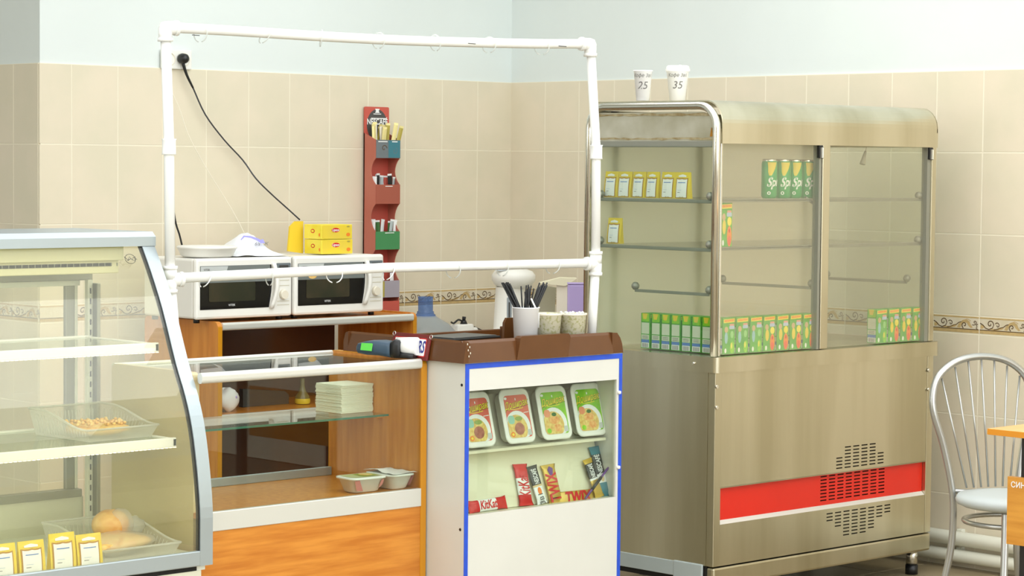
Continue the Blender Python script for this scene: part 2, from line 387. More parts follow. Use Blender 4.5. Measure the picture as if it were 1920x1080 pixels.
cladding(wB, [(-TB-TW, -.008)]+[(-TB-(k+1)*TW, -TB-k*TW) for k in range(1, 26)], lambda c, z: (0, c, z), -PI/2)
y1 = at(29, 330, 0, -WX)[1]
MB().box(-WX-.0072, -WX, 0, YMAX, 0, ZT).build('grout', GROUT, wC)
cladding(wC, [(0, y1)]+[(y1+k*TW, y1+(k+1)*TW) for k in range(8)], lambda c, z: (-WX, c, z), -PI/2)
# floor tiles near the furniture
ft = MB().box(-.163, .163, -.163, .163, -.008, 0, .002, seg=1).build('floor_tile', FLOORT, fl); first = True
for i in range(16):
    for j in range(15):
        o = ft if first else ft.copy()
        if not first: COL.objects.link(o)
        first = False; o.parent = fl; o.location = (-.17-.33*i, -.17-.33*j, 0)
# window openings on the front wall behind the camera
for i in range(3):
    x = -7.4+i*2.8
    wd_ = struct(MB().box(x-.9, x+.9, YMIN, YMIN+.03, 1.0, 2.8).build('window_%d' % (i+1), mat('daylit_pane', (225, 235, 240), .3, emit=1.2)))
    b = MB()
    for a in (-.9, 0, .9): b.box(x+a-.03, x+a+.03, YMIN+.03, YMIN+.06, 1.0, 2.8)
    for z in (1.0, 2.8): b.box(x-.93, x+.93, YMIN+.03, YMIN+.06, z-.03, z+.03)
    b.build('window_frame', WHITE, wd_)

# ================================================================ STAINLESS DISPLAY FRIDGE
FX0, FX1, FY0, FY1 = -1.417, -.228, -2.465, -1.87
O = V((-.82, -2.165, 0))
fr_ = thing('display_fridge', 'stainless steel display fridge with glazed upper case and red vent band', 'fridge', O)
for x in (FX0+.08, -.276):
    for y in (FY0+.045, FY1-.06):
        f = MB(O).cyl((x, y, .03), (x, y, .1), .021, seg=20).build('foot', STEELT, fr_)
        MB(O).cyl((x, y, 0), (x, y, .034), .023, seg=20).build('rubber_cap', BLACK, f)
# carcass
MB(O).box(FX0+.004, FX1-.004, FY0+.03, FY1, .09, .8).build('carcass', DARK, fr_)
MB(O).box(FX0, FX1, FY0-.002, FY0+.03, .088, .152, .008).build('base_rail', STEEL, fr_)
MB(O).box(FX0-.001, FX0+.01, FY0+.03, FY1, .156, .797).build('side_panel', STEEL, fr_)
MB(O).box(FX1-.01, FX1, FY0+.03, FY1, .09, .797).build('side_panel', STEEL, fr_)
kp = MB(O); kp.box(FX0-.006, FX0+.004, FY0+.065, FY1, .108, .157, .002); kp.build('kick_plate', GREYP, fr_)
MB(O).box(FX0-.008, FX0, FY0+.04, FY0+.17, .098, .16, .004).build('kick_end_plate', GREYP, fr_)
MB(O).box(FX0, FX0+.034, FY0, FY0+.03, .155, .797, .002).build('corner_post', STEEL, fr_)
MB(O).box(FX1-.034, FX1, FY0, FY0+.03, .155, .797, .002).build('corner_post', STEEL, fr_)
def plate(b, x0, x1, z0, z1, holes, y, m=None):
    xs = sorted({x0, x1} | {round(h[i], 5) for h in holes for i in (0, 1)}); zs = sorted({z0, z1} | {round(h[i], 5) for h in holes for i in (2, 3)})
    for i in range(len(xs)-1):
        for j in range(len(zs)-1):
            cx, cz = (xs[i]+xs[i+1])/2, (zs[j]+zs[j+1])/2
            if any(h[0] < cx < h[1] and h[2] < cz < h[3] for h in holes): continue
            b.add([(xs[i], y, zs[j]), (xs[i+1], y, zs[j]), (xs[i+1], y, zs[j+1]), (xs[i], y, zs[j+1])], [(0, 1, 2, 3)], m)
xs0 = at(1545, 920, 1, FY0)[0]; pitch = .0465; PX0, PX1 = FX0+.035, FX1-.035
def cols(spec, z0, dz, hh=.0042):
    out = []
    for c, lo, hi in spec:
        for k in range(lo, hi): out.append((xs0+c*pitch, xs0+c*pitch+.034, z0+k*dz-hh/2, z0+k*dz+hh/2))
    return out
zu = at(1660, 868, 1, FY0)[2]
up_holes = cols([(1.45, 0, 4), (2.45, 0, 7), (3.45, 0, 7), (4.45, 0, 7), (5.45, 0, 7), (6.45, 0, 4)], .43, .0118)
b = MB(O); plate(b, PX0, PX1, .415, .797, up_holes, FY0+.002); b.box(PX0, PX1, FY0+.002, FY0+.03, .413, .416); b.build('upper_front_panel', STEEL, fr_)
rd_holes = cols([(c, 0, 8) for c in range(8)], .322, .0118)
b = MB(O); plate(b, PX0, PX1, .298, .416, rd_holes, FY0+.016, RED); b.build('red_band', RED, fr_)
lo_holes = cols([(.4, 5, 8), (1.4, 3, 8), (2.4, 0, 8), (3.4, 0, 8), (4.4, 0, 8), (5.4, 1, 8), (6.4, 4, 8), (7.4, 5, 8)], .193, .0118)
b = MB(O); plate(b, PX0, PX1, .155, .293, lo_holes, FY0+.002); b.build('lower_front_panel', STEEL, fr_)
MB(O).prism([(FY0+.002, .292), (FY0+.016, .305), (FY0+.03, .305), (FY0+.03, .292)], 'x', PX0, PX1).build('sloped_ledge', SILVER, fr_)
for u, v in ((1343, 725), (1343, 764), (1740, 694), (1740, 730)):
    p = at(u, v, 1, FY0); MB(O).cyl((p.x, FY0-.006, p.z), (p.x, FY0, p.z), .006, .007, 10).build('bolt', STEELT, fr_)
p = at(1302, 681, 0, FX0-.012); MB(O).cyl((FX0-.02, p.y, p.z), (FX0-.008, p.y, p.z), .004, .005, 8).build('bolt', STEELT, fr_)
# counter
cx0, cx1, cy0 = FX0-.012, FX1+.018, FY0-.014
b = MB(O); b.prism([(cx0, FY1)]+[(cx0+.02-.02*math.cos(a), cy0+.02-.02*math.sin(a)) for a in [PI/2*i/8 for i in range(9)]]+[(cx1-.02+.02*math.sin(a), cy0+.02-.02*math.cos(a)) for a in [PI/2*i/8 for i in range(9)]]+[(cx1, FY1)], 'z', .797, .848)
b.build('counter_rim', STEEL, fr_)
# upper case : tube hoops
rC = .075; TZ = 1.672
def hoop(x, r=.0135):
    pts = [(x, FY0+.012, .85), (x, FY0+.012, TZ-rC)]
    pts += [(x, FY0+.012+rC-rC*math.cos(a), TZ-rC+rC*math.sin(a)) for a in [PI/2*i/8 for i in range(1, 9)]]
    pts += [(x, FY1-rC, TZ)] + [(x, FY1-rC+rC*math.sin(a), TZ-rC+rC*math.cos(a)) for a in [PI/2*i/8 for i in range(1, 9)]] + [(x, FY1, .85)]
    return pts
MB(O).tube(hoop(FX0+.004), .0135, 12).build('tube_frame', STEELT, fr_)
MB(O).tube(hoop(FX1-.012), .012, 12).build('tube_frame', STEELT, fr_)
# hood : skirt curving into the roof
y0 = FY0-.002; rH = .075; ZH = 1.69
crv = [(y0, 1.548), (y0, 1.6)]+[(y0+rH-rH*math.cos(a), ZH-rH+rH*math.sin(a)) for a in [PI/2*i/10 for i in range(0, 11)]]+[(FY1+.01, ZH)]
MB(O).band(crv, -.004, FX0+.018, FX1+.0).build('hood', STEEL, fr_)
b = MB(O); e = [(y, z) for y, z in crv[1:]]
b.prism([(y0+.004, 1.548)]+e[:-1]+[(FY1, ZH-.002), (FY1, 1.548)], 'x', FX1-.006, FX1-.002); b.build('hood_end', STEEL, fr_)
se = [(FY0+.024, 1.556)]+[(FY0+.02+.066-.066*math.cos(a), TZ-.02-.066+.066*math.sin(a)) for a in [PI/2*i/6 for i in range(7)]]+[(FY1-.02, TZ-.02), (FY1-.02, 1.556)]
sp = MB(O).prism(se, 'x', FX0+.006, FX0+.01).build('hood_side_panel', STEELD, fr_)
b = MB(O); fr = FX((FX0+.0055, 0, 0))
yy = lambda t: -(FY0+.03)-(FY1-.03-FY0-.03)*t
R2 = random.Random(3)
up_ = [(yy(i/24), TZ-.022) for i in range(25)]; dn = [(yy(i/24), TZ-.03-R2.random()*.012-(.02 if i > 21 else 0)) for i in range(25)]
b.ribbon(fr, [((yy(i/24)), TZ-.027-.003*R2.random()) for i in range(25)], lambda t: .004+.006*R2.random(), .001, RUST)
b.ribbon(fr, [((yy(i/24)), 1.562+.003*R2.random()) for i in range(25)], lambda t: .003+.006*R2.random(), .001, RUST)
b.ribbon(fr, [(yy(.01), 1.57+.01*i) for i in range(4)], lambda t: .012*(1-t)+.002, .0011, mat('orange_rust', (160, 110, 30), .8))
b.build('rust_stain', None, sp)
MB(O).box(FX0+.004, FX0+.016, FY0+.02, FY1-.02, 1.535, 1.556, .002).build('side_rail', ALUD, fr_)
# mullion and right post
b = MB(O); b.box(-.893, -.880, FY0+.004, FY0+.03, .85, 1.55); b.build('sash_track', ALUD, fr_)
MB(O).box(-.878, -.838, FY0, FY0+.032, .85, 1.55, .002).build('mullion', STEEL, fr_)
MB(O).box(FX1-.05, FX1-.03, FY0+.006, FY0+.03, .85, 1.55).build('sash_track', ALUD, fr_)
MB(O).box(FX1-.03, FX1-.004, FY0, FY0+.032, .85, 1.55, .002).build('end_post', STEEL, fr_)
MB(O).box(FX0+.025, FX0+.034, FY0+.01, FY0+.03, .85, 1.55, .001).build('sash_track', STEELT, fr_)
b = MB(O)
for x in (-.890, FX1-.038): b.box(x-.010, x+.010, FY0-.003, FY0+.01, 1.505, 1.548, .002, BLACK); b.box(x-.003, x+.009, FY0-.007, FY0+.0, 1.503, 1.543, .002, CREAM)
b.build('sash_clip', None, fr_)['kind'] = 'stuff'
for x in (FX0+.1, -.88, FX1-.06): MB(O).box(x-.02, x+.02, FY1-.03, FY1-.005, .85, 1.66).build('rear_post', SILVER, fr_)
MB(O).box(FX0+.01, FX1-.01, FY1-.03, FY1-.005, 1.60, 1.66).build('rear_rail', ALUD, fr_)
# glazing
MB(O).box(FX0+.03, -.885, FY0+.018, FY0+.022, .852, 1.56).build('front_pane', GLASSH, fr_)
MB(O).box(-.84, FX1-.03, FY0+.018, FY0+.022, .852, 1.56).build('front_pane', GLASSH, fr_)
MB(O).box(FX0+.002, FX0+.006, FY0+.025, FY1-.015, .852, 1.54).build('side_pane', GLASS, fr_)
MB(O).box(FX1-.014, FX1-.010, FY0+.03, FY1-.015, .852, 1.55).build('side_pane', GLASS, fr_)
MB(O).box(FX0+.02, FX1-.02, FY1-.040, FY1-.036, .852, 1.61).build('rear_pane', glassmat('smoky_cream_pane', (252, 250, 242), .62, (248, 243, 226)), fr_)
# shelves : glass on rails with knob ends
for z, in ((1.363,), (1.204,)):
    s = MB(O).box(FX0+.02, FX1-.03, FY0+.03, FY1-.05, z-.004, z).build('glass_shelf', GLASSH, fr_)
    MB(O).box(FX0+.012, FX0+.022, FY0+.03, FY1-.03, z-.012, z-.001, .002).build('shelf_rail', ALUD, s)
    MB(O).box(FX0+.03, -.9, FY0+.03, FY0+.04, z-.008, z+.004, .001).build('shelf_rail', ALUD, s)
    MB(O).box(-.835, FX1-.045, FY0+.03, FY0+.04, z-.008, z+.004, .001).build('shelf_rail', ALUD, s)
    for x, y in ((FX0+.014, FY0+.045), (FX0+.014, FY1-.05), (FX1-.06, FY0+.035)):
        MB(O).lathe([(0, -.014), (.008, -.012), (.0135, -.004), (.0135, .004), (.008, .012), (0, .014)], 14, (x, y, z+.012)).build('shelf_knob', ALUD, s)
for x, ya, yb, z in ((FX0+.016, -2.086, FY0+.045, 1.052), (-.88, -2.02, FY0+.04, 1.06), (FX1-.04, -2.0, -2.37, 1.06)):
    s = MB(O).box(x-.004, x+.004, yb, ya, z-.006, z+.004, .001).build('support_rail', ALUD, fr_)
    for y in (ya, yb): MB(O).lathe([(0, -.014), (.008, -.012), (.0135, -.004), (.0135, .004), (.008, .012), (0, .014)], 14, (x, y, z+.014)).build('shelf_knob', ALUD, s)
p1, p2 = at(1510, 370, 1, FY0+.05), at(1533, 388, 1, FY0+.05)
MB(O).cyl(p1, p2, .005, seg=8).build('shelf_brace', ALUD, fr_)
p1, p2 = at(1625, 275, 1, FY0+.08), at(1617, 308, 1, FY0+.08)
h_ = MB(O).tube([p1, p1.lerp(p2, .4), p2], .0014, 6).build('pull_cord', CREAM, fr_)
MB(O).cyl(p1.lerp(p2, .25), p2, .004, .011, 10).build('cord_toggle', BEIGEG, h_)

# ---- juice cartons
def juice(label, front, n):
    t = thing('juice_carton', label, 'carton', (0, 0, 0), 0, 'juice cartons in the fridge')
    w_, d_, h_ = .0605, .0425, .1205
    b = MB(); b.box(0, w_, 0, d_, 0, h_, .0012, GREEN, seg=1); b.build('carton', None, t)
    b = MB(); fr = FY((0, 0, 0))
    b.poly(fr, [(.003, .104), (.0575, .106), (.0575, .118), (.003, .116)], .0005, LEM)
    for k in range(7): b.poly(fr, [(.007+k*.007, .107+.0003*k), (.0125+k*.007, .1072+.0003*k), (.0125+k*.007, .1145+.0003*k), (.007+k*.007, .1143+.0003*k)], .0008, ORANGE)
    b.rrect(fr, .031, .057, .083, .094, .003, .0006, PALEB); b.rrect(fr, .033, .055, .093, .1, .002, .0005, mat('pink_print', (226, 150, 140), .5))
    if front == 'apple':
        b.ell(fr, .046, .022, .011, .02, .0006, LGREEN); b.ell(fr, .043, .028, .004, .01, .0008, LEM); b.ell(fr, .016, .055, .008, .02, .0006, mat('sky_print', (150, 190, 200), .5)); b.ell(fr, .016, .082, .009, .010, .0007, mat('tan_print', (206, 170, 130), .5))
        b.ell(fr, .045, .065, .008, .012, .0006, mat('pale_green_print', (150, 205, 130), .5))
    else:
        b.ell(fr, .045, .03, .012, .028, .0006, ORANGE); b.ell(fr, .045, .018, .009, .013, .0008, mat('coral_print', (232, 90, 60), .5)); b.ell(fr, .045, .07, .011, .012, .0006, LEM)
        b.ell(fr, .018, .055, .009, .02, .0006, YEL); b.ell(fr, .016, .082, .009, .010, .0007, mat('tan_print', (206, 170, 130), .5)); b.ell(fr, .045, .045, .004, .006, .0009, REDP)
    b.ell(fr, .013, .012, .005, .008, .0007, PAPER)
    b.build('front_print', None, t)
    b = MB(); fr = FX((0, d_, 0))
    b.rrect(fr, .005, .0385, .092, .1195, .003, .0005, MATS['lime_green']); b.poly(fr, [(.008, .119), (.032, .119), (.026, .1), (.012, .1)], .0007, YEL)
    b.rrect(fr, .004, .0395, .05, .088, .001, .0005, mat('pale_print', (212, 218, 196), .5)); b.rrect(fr, .004, .0395, .031, .047, .001, .0005, mat('pale_print', (212, 218, 196), .5))
    for k in range(3): b.poly(fr, [(.008, .034+k*.004), (.034, .034+k*.004), (.034, .0355+k*.004), (.008, .0355+k*.004)], .0007, INK)
    b.poly(fr, [(.004, .02), (.0395, .02), (.0395, .03), (.004, .03)], .0006, BLUEP)
    b.rrect(fr, .004, .0395, .003, .02, .001, .0006, PAPER)
    for k in range(6): b.poly(fr, [(.008+k*.0048, .004), (.0105+k*.0048, .004), (.0105+k*.0048, .018), (.008+k*.0048, .018)], .0009, INK)
    b.build('side_print', None, t)
    return t
ja = juice('a', 'apple', 0); jo = juice('o', 'orange', 0)
used = {'a': False, 'o': False}
def pj(kind, loc, label, rz=0):
    src = ja if kind == 'a' else jo
    if not used[kind]: src.location = loc; src.rotation_euler = (0, 0, rz); src['label'] = label; used[kind] = True; return src
    return dup(src, loc, rz, label)
jx0 = at(1355, 655, 1, FY0+.028)[0]; jx1 = at(1530, 640, 1, FY0+.028)[0]; jp = (jx1-jx0)/7
for k in range(7):
    kd = 'a' if k < 3 else 'o'
    pj(kd, (jx0+k*jp, FY0+.028+.001*(k % 2), .852), 'green %s juice carton, %s from the left in the front row' % ('apple' if kd == 'a' else 'orange', ORD[k]))
for k in range(7):
    pj('a', (jx0-.006+.001*(k % 3), FY0+.028+.046+k*.0462, .852), 'green juice carton seen from its side, %s of the file behind the corner tube' % ORD[k], .01*((k*3) % 3-1))
jx0 = at(1643, 640, 1, FY0+.028)[0]; jx1 = at(1733, 632, 1, FY0+.028)[0]; jp = (jx1-jx0)/4
for k in range(4):
    kd = 'a' if k < 1 else 'o'
    pj(kd, (jx0+k*jp, FY0+.028, .852), '%s juice carton in the right-hand group of four, %s from the left' % ('green apple' if k < 1 else 'green and orange', ORD[k]))
p = at(1348, 458, 1, FY0+.06)
o = pj('o', (p.x-.01, FY0+.045, 1.206), 'single tall green and orange juice carton standing on the middle glass shelf', -.12); o.scale = (.85, 1, 1.22)

# ---- cans
def wrapf(cx, cy, r, z0, a0, e=.0004): return lambda x, y: V((cx+(r+e)*math.cos(a0+x/r), cy+(r+e)*math.sin(a0+x/r), z0+y))
CAMA = -PI/2-YAW+.0      # angle of the camera seen from the things
def can():
    t = thing('drink_can', 'c', 'can', (0, 0, 0), 0, 'cans on the top shelf'); r = .0268
    MB().lathe([(0, .002), (.02, 0), (.0235, .004), (r, .01), (r, .118), (.0235, .128), (.023, .132), (.021, .130), (0, .129)], 28).build('can_body', SGREEN, t)
    MB().lathe([(.0238, .127), (.0242, .132), (.0228, .1335), (.021, .130), (0, .1295)], 28).build('can_lid', STEELT, t)
    f = wrapf(0, 0, r, 0, CAMA+.1)
    b = MB(); N = 8
    def strip(fn, m, e):
        vs = []; ff = wrapf(0, 0, r, 0, CAMA+.1, e)
        for i in range(N+1):
            lo, hi, y = fn(i/N); vs += [ff(lo+(hi-lo)*j/6, y) for j in range(7)]
        b.add(vs, [(i*7+j, i*7+j+1, (i+1)*7+j+1, (i+1)*7+j) for i in range(N) for j in range(6)], m)
    strip(lambda t: (-.012+.006*math.sin(3*t)*.4-(0 if t > .3 else -.02*(.3-t)), .022-.02*(1-t)**1.5, .078+.045*t), YEL, .0004)
    b.build('yellow_flash', None, t)
    text('Sprite', .042, lambda x, y: f(x-.014, .054+y+.1*(x)*.6), PAPER, t, shear=.3, bold=.0012, sx=.82, align='LEFT')
    text('●', .016, lambda x, y: f(x-.006, .018+y), PAPER, t, 'emblem')
    return t
cn = can()
for k, u in enumerate((1442, 1466, 1489, 1512)):
    p = at(u, 362, 1, FY0+.075); l = 'green lemon-lime soda can, %s from the left of four on the upper shelf' % ORD[k]
    if k == 0: cn.location = (p.x, FY0+.075, 1.3655); cn['label'] = l
    else: dup(cn, (p.x, FY0+.075-.003*(k % 2), 1.3655), 0, l)

# ---- yellow pouches with white labels (local: faces -X, base at 0)
def pouch():
    t = thing('soup_pouch', 's', 'packet', (0, 0, 0), 0, 'yellow packets'); w_, h_ = .062, .088
    fr = FX((0, w_/2, 0)); rings = []
    for i in range(7):
        z = h_*i/6; th = .018*(1-i/6)+.002; x = .010*(i/6)**1.5
        rings.append([(x, w_/2, z), (x-.004*math.sin(PI*i/6), 0, z), (x, -w_/2, z), (x+th, -w_/2, z), (x+th, w_/2, z)])
    b = MB(); b.loft(rings, YEL, smooth=False); b.build('pouch_body', None, t)
    ff = lambda a, z: V((.010*(max(z, 0)/h_)**1.5-.004*math.sin(PI*z/h_)*(1-abs(a)/(w_/2))-.0008, -a, z))
    def gridpoly(a0, a1, z0, z1, m, e, topf=None):
        vs = []; N, M = 6, 6
        for i in range(N+1):
            for j in range(M+1):
                a = a0+(a1-a0)*j/M; zt = z1 if topf is None else z1+topf(j/M); z = z0+(zt-z0)*i/N; q = ff(a, z); q.x -= e; vs.append(q)
        b.add(vs, [(i*7+j, i*7+j+1, (i+1)*7+j+1, (i+1)*7+j) for i in range(6) for j in range(6)], m)
    b = MB()
    gridpoly(-.0265, .0235, .002, .066, LETB, .0003, lambda t: .003*abs(math.cos(t*PI*2)))
    gridpoly(-.0235, .0205, .004, .062, PAPER, .0007, lambda t: .003*abs(math.cos(t*PI*2)))
    gridpoly(-.017, .014, .052, .0545, BLUEP, .0011)
    gridpoly(-.017, -.006, .02, .0215, INK, .0011); gridpoly(-.017, .0, .028, .029, PALEB, .0011)
    gridpoly(-.018, .015, .072, .081, PAPER, .0005, lambda t: -.004*abs(t-.5)*2)
    gridpoly(-.01, .01, .0045, .0075, MUST, .0011, lambda t: -.003*abs(math.cos(t*PI*2)))
    b.build('label_print', None, t); return t
po = pouch(); SX = FX0+.034
for k, u in enumerate((1144, 1169, 1195, 1221, 1250, 1278)):
    p = at(u, 369, 0, SX); l = 'small yellow packet with white label, %s from the left on the upper shelf' % ORD[k]
    rz = (0, .02, -.03, -.08, .03, .05)[k]
    if k == 0: po.location = (SX, p.y, 1.3645); po['label'] = l; po.rotation_euler = (0, 0, rz)
    else: dup(po, (SX+(.0, .001, .002, .0, .003, .0)[k], p.y, 1.3645), rz, l)
p = at(1150, 455, 0, SX); dup(po, (SX, p.y, 1.2055), .05, 'lone small yellow packet with white label on the lower left shelf')

# ================================================================ CUPS ON THE FRIDGE
def cup(name, label, loc, r0, r1, h, lid, st):
    t = thing(name, label, 'cup', loc, 0, 'price cups on the fridge roof')
    MB().lathe([(0, .001), (r0, 0), (r1, h), (r1+.002, h+.001), (r1+.002, h+.004), (r1-.001, h+.004), (r0-.002, .004), (0, .004)], 28).build('cup_wall', CUPM, t)
    if lid:
        MB().lathe([(r1+.003, h-.003), (r1+.004, h+.006), (r1+.001, h+.008), (r1+.001, h+.014), (r1-.004, h+.018), (r1-.008, h+.014), (0, h+.014)], 28).build('lid', WHITE, t)
        MB().lathe([(.005, h+.013), (.004, h+.021), (0, h+.021)], 10, (.012, 0, 0)).build('sip_knob', WHITE, t)
    def f(x, y):
        z = h*.75+y; r = r0+(r1-r0)*z/h+.0006; a = CAMA+.0+x/r; return V((r*math.cos(a), r*math.sin(a), z))
    text(st[0], .017, lambda x, y: f(x-.003, y+.01), INK, t, 'handwriting', shear=.2)
    text(st[1], .036, lambda x, y: f(x-.003, y-.024), INK, t, 'handwriting', shear=.2)
    return t
p = at(1205, 188, 1, -2.1); cup('paper_cup', 'open white paper cup marked 25 on the steel fridge roof', (p.x, -2.1, 1.692), .022, .031, .098, False, ('Кофе 3в1', '25'))
p = at(1270, 184, 1, -2.12); cup('paper_cup', 'lidded white paper cup marked 35 on the steel fridge roof', (p.x, -2.12, 1.692), .026, .038, .105, True, ('Кофе 3в1', '35'))

# ================================================================ WHITE KIOSK
KX0, KX1, KY0, KY1, KZ = -2.562, -1.898, -2.5, -1.95, .888
O = V((-2.23, -2.2, 0))
kk = thing('snack_kiosk', 'white snack cabinet with blue taped front and open niche of noodles and chocolate bars', 'cabinet', O)
MB(O).box(KX0, KX0+.014, KY0+.0142, KY1, 0, KZ).build('side_panel', KIOSK, kk)
MB(O).box(KX1-.014, KX1, KY0+.0142, KY1, 0, KZ).build('side_panel', KIOSK, kk)
MB(O).box(KX0+.014, KX1-.014, KY1-.012, KY1, 0, KZ).build('back_panel', KIOSK, kk)
MB(O).box(KX0+.014, KX1-.014, KY0+.02, KY1-.012, KZ-.014, KZ).build('top_panel', KIOSK, kk)
NX0, NX1 = KX0+.016, KX1-.022
zh0 = at(1020, 735-0, 1, KY0)[2]
HZ = .806; LZ = .437
MB(O).box(KX0+.0, KX1, KY0, KY0+.014, HZ, KZ).build('header_board', KIOSK, kk)
MB(O).box(KX0+.0, KX1, KY0, KY0+.014, 0, LZ).build('lower_front_board', KIOSK, kk)
MB(O).box(NX1, KX1, KY0, KY0+.014, LZ+.0002, HZ-.0002).build('niche_stile', KIOSK, kk)
MB(O).box(KX0, NX0, KY0, KY0+.014, LZ+.0002, HZ-.0002).build('niche_stile', KIOSK, kk)
b = MB(O); tp = .0165
b.box(KX0-.001, KX1+.001, KY0-.0015, KY0, KZ-tp, KZ-.001); b.box(KX0-.001, KX0+tp-.002, KY0-.0015, KY0, 0, KZ-tp); b.box(KX1-tp+.004, KX1+.001, KY0-.0015, KY0, 0, KZ-tp)
b.build('blue_tape', BLUE, kk)
b = MB(O)
b.box(NX0-.002, NX1+.002, KY0+.26, KY0+.27, LZ, HZ)
b.build('niche_back', KCREAM, kk)
# shelf for the noodle trays and the sloped display boards
tl = math.radians(17); UPV = V((0, math.sin(tl), math.cos(tl))); NV = V((0, -math.cos(tl), math.sin(tl)))
SB = V((0, KY0+.045, .438))
fr = Fr(SB, (1, 0, 0), UPV, NV)
MB(O).fbox(fr, NX0, NX1, 0, .18, -.006, 0).build('sloped_board', KCREAM, kk)
MB(O).box(NX0, NX1, KY0+.016, KY0+.055, .426, .436).build('niche_sill', KCREAM, kk)
MB(O).box(NX0, NX1, KY0+.045, KY0+.2, .612, .62).build('niche_shelf', KCREAM, kk)
SB2 = V((0, KY0+.10, .62)); fr2 = Fr(SB2, (1, 0, 0), UPV, NV)
MB(O).fbox(fr2, NX0, NX1, 0, .16, -.006, 0).build('sloped_board', mat('reflection_stripe_board', (176, 172, 150), .3, rgb2=(206, 204, 184), scale=5, stretch=(8, 1, 1)), kk)  # grey stripes in the board colour imitate reflections across the niche
MB(O).box(NX0, NX1, KY0+.006, KY0+.009, LZ, HZ).build('niche_glass', GLASS, kk)
b = MB(O)
for z in (.765, .53): b.lathe([(0, -.006), (.006, -.004), (.006, .004), (0, .006)], 10, (KX1-.014, KY0-.004, z))
b.build('glass_clips', WHITE, kk)
b = MB(O)
for u, v in ((866, 722), (863, 993)):
    p = at(u, v, 0, KX0); b.cyl((KX0-.001, p.y, p.z), (KX0+.001, p.y, p.z), .0045, seg=10)
b.build('screw_holes', BLACK, kk)

# ---- brown counter tray
O = V((-2.23, -2.25, KZ))
tr = thing('counter_tray', 'brown plastic counter tray with chocolate bar sign on top of the white kiosk', 'tray', O)
TX0, TX1, TY0, TY1, TZ0, TZ1 = KX0-.016, KX1+.004, KY0-.008, -1.955, KZ+.001, KZ+.066
MB(O).box(TX0+.01, TX1-.01, TY0+.01, TY1, TZ0, TZ0+.004).build('tray_floor', TRAYB, tr)
def wallprof(inn): return None
b = MB(O)
tf = .014
b.prism([(TY0, TZ0), (TY0+tf, TZ1-.008), (TY0+tf+.008, TZ1), (TY0+tf+.016, TZ1-.01), (TY0+tf+.01, TZ0)], 'x', TX0+.012, TX1-.05)
b.build('front_wall', TRAYB, tr)
rt = [(TX1-.05, TZ0), (TX1, TZ0), (TX1-.006, TZ0+.03), (TX1-.014, TZ1-.018), (TX1-.028, TZ1-.002), (TX1-.05, TZ1)]
MB(O).prism(rt, 'y', TY0+.006, TY0+.03).build('front_corner', TRAYB, tr)
b = MB(O)
b.prism([(TX0, TZ0), (TX0+.012, TZ1-.006), (TX0+.018, TZ1), (TX0+.026, TZ1-.008), (TX0+.02, TZ0)], 'y', TY0, TY1-.02)
b.prism([(TY1-.022, TZ0), (TY1-.022, TZ1), (TY1-.01, TZ1-.004), (TY1, TZ1-.03), (TY1, TZ0)], 'x', TX0+.004, TX0+.02)
b.build('side_wall', TRAYB, tr)
MB(O).box(TX1-.016, TX1-.004, TY0+.03, TY1, TZ0, TZ1-.012, .003).build('side_wall', TRAYB, tr)
MB(O).box(TX0+.02, TX1-.02, TY1-.01, TY1, TZ0, TZ1-.02, .003).build('back_wall', TRAYB, tr)
pa, pb = at(972, 655, 1, TY0), at(1066, 655, 1, TY0)
MB(O).prism([(pa.x-.008, TZ0), (pb.x-.004, TZ0), (pb.x+.006, TZ1-.004), (pb.x-.002, TZ1+.006), (pa.x+.014, TZ1+.006), (pa.x+.006, TZ1)], 'y', TY0-.003, TY0+.022).build('raised_front_plate', TRAYB, tr)
p = at(952, 634, 1, -2.30)
MB(O).prism([(p.x-.024, TZ0), (p.x+.022, TZ0), (p.x+.02, TZ1+.045), (p.x-.008, TZ1+.045), (p.x-.018, TZ1+.03)], 'y', -2.305, -2.295).build('divider_tab', TRAYB, tr)
# SNICKERS sign on the left wall
sl = FX((TX0-.003, 0, 0)); tx = V((.012, 0, .058)).normalized()
p1, p2 = at(737, 630, 0, TX0-.006), at(797, 636, 0, TX0-.006)
a1, a2 = -p1.y, -p2.y
sg = Fr((TX0-.004, 0, TZ0+.002), (0, -1, 0), tx, V((-tx.z, 0, tx.x)))
s = MB(O); s.fbox(sg, a1-.012, a2+.012, -.004, .074, -.001, .005, .001, mat('maroon_card', (116, 34, 30), .4))
s.rrect(sg, a1, a2, .006, .062, .004, .0056, REDP); s.rrect(sg, a1+.003, a2-.003, .009, .059, .003, .0062, PAPER)
sn = s.build('chocolate_sign', None, tr)
text('SNICKERS', .05, lambda x, y: sg((a1+a2)/2+x, .034+y, .0068), NAVY, sn, shear=.25, bold=.0012, sx=(a2-a1-.016)/.215, org=O)
b = MB(O)
for px, py in ((a1-.006, .07), (a2+.016, .068)): b.tube([sg(px+.006*math.cos(t), py+.006*math.sin(t), .006) for t in [i*PI/6 for i in range(12)]], .0011, 6, closed=True)
b.build('wire_rings', STEELT, sn)
b = MB(O)
for k in range(5): b.ell(FY((TX0+.014+.003*k, TY0-.0005, 0)), 0, TZ1-.008-.009*((k*2) % 5), .0018, .0035, .002, n=6)
b.build('chipped_spots', CREAM, tr)

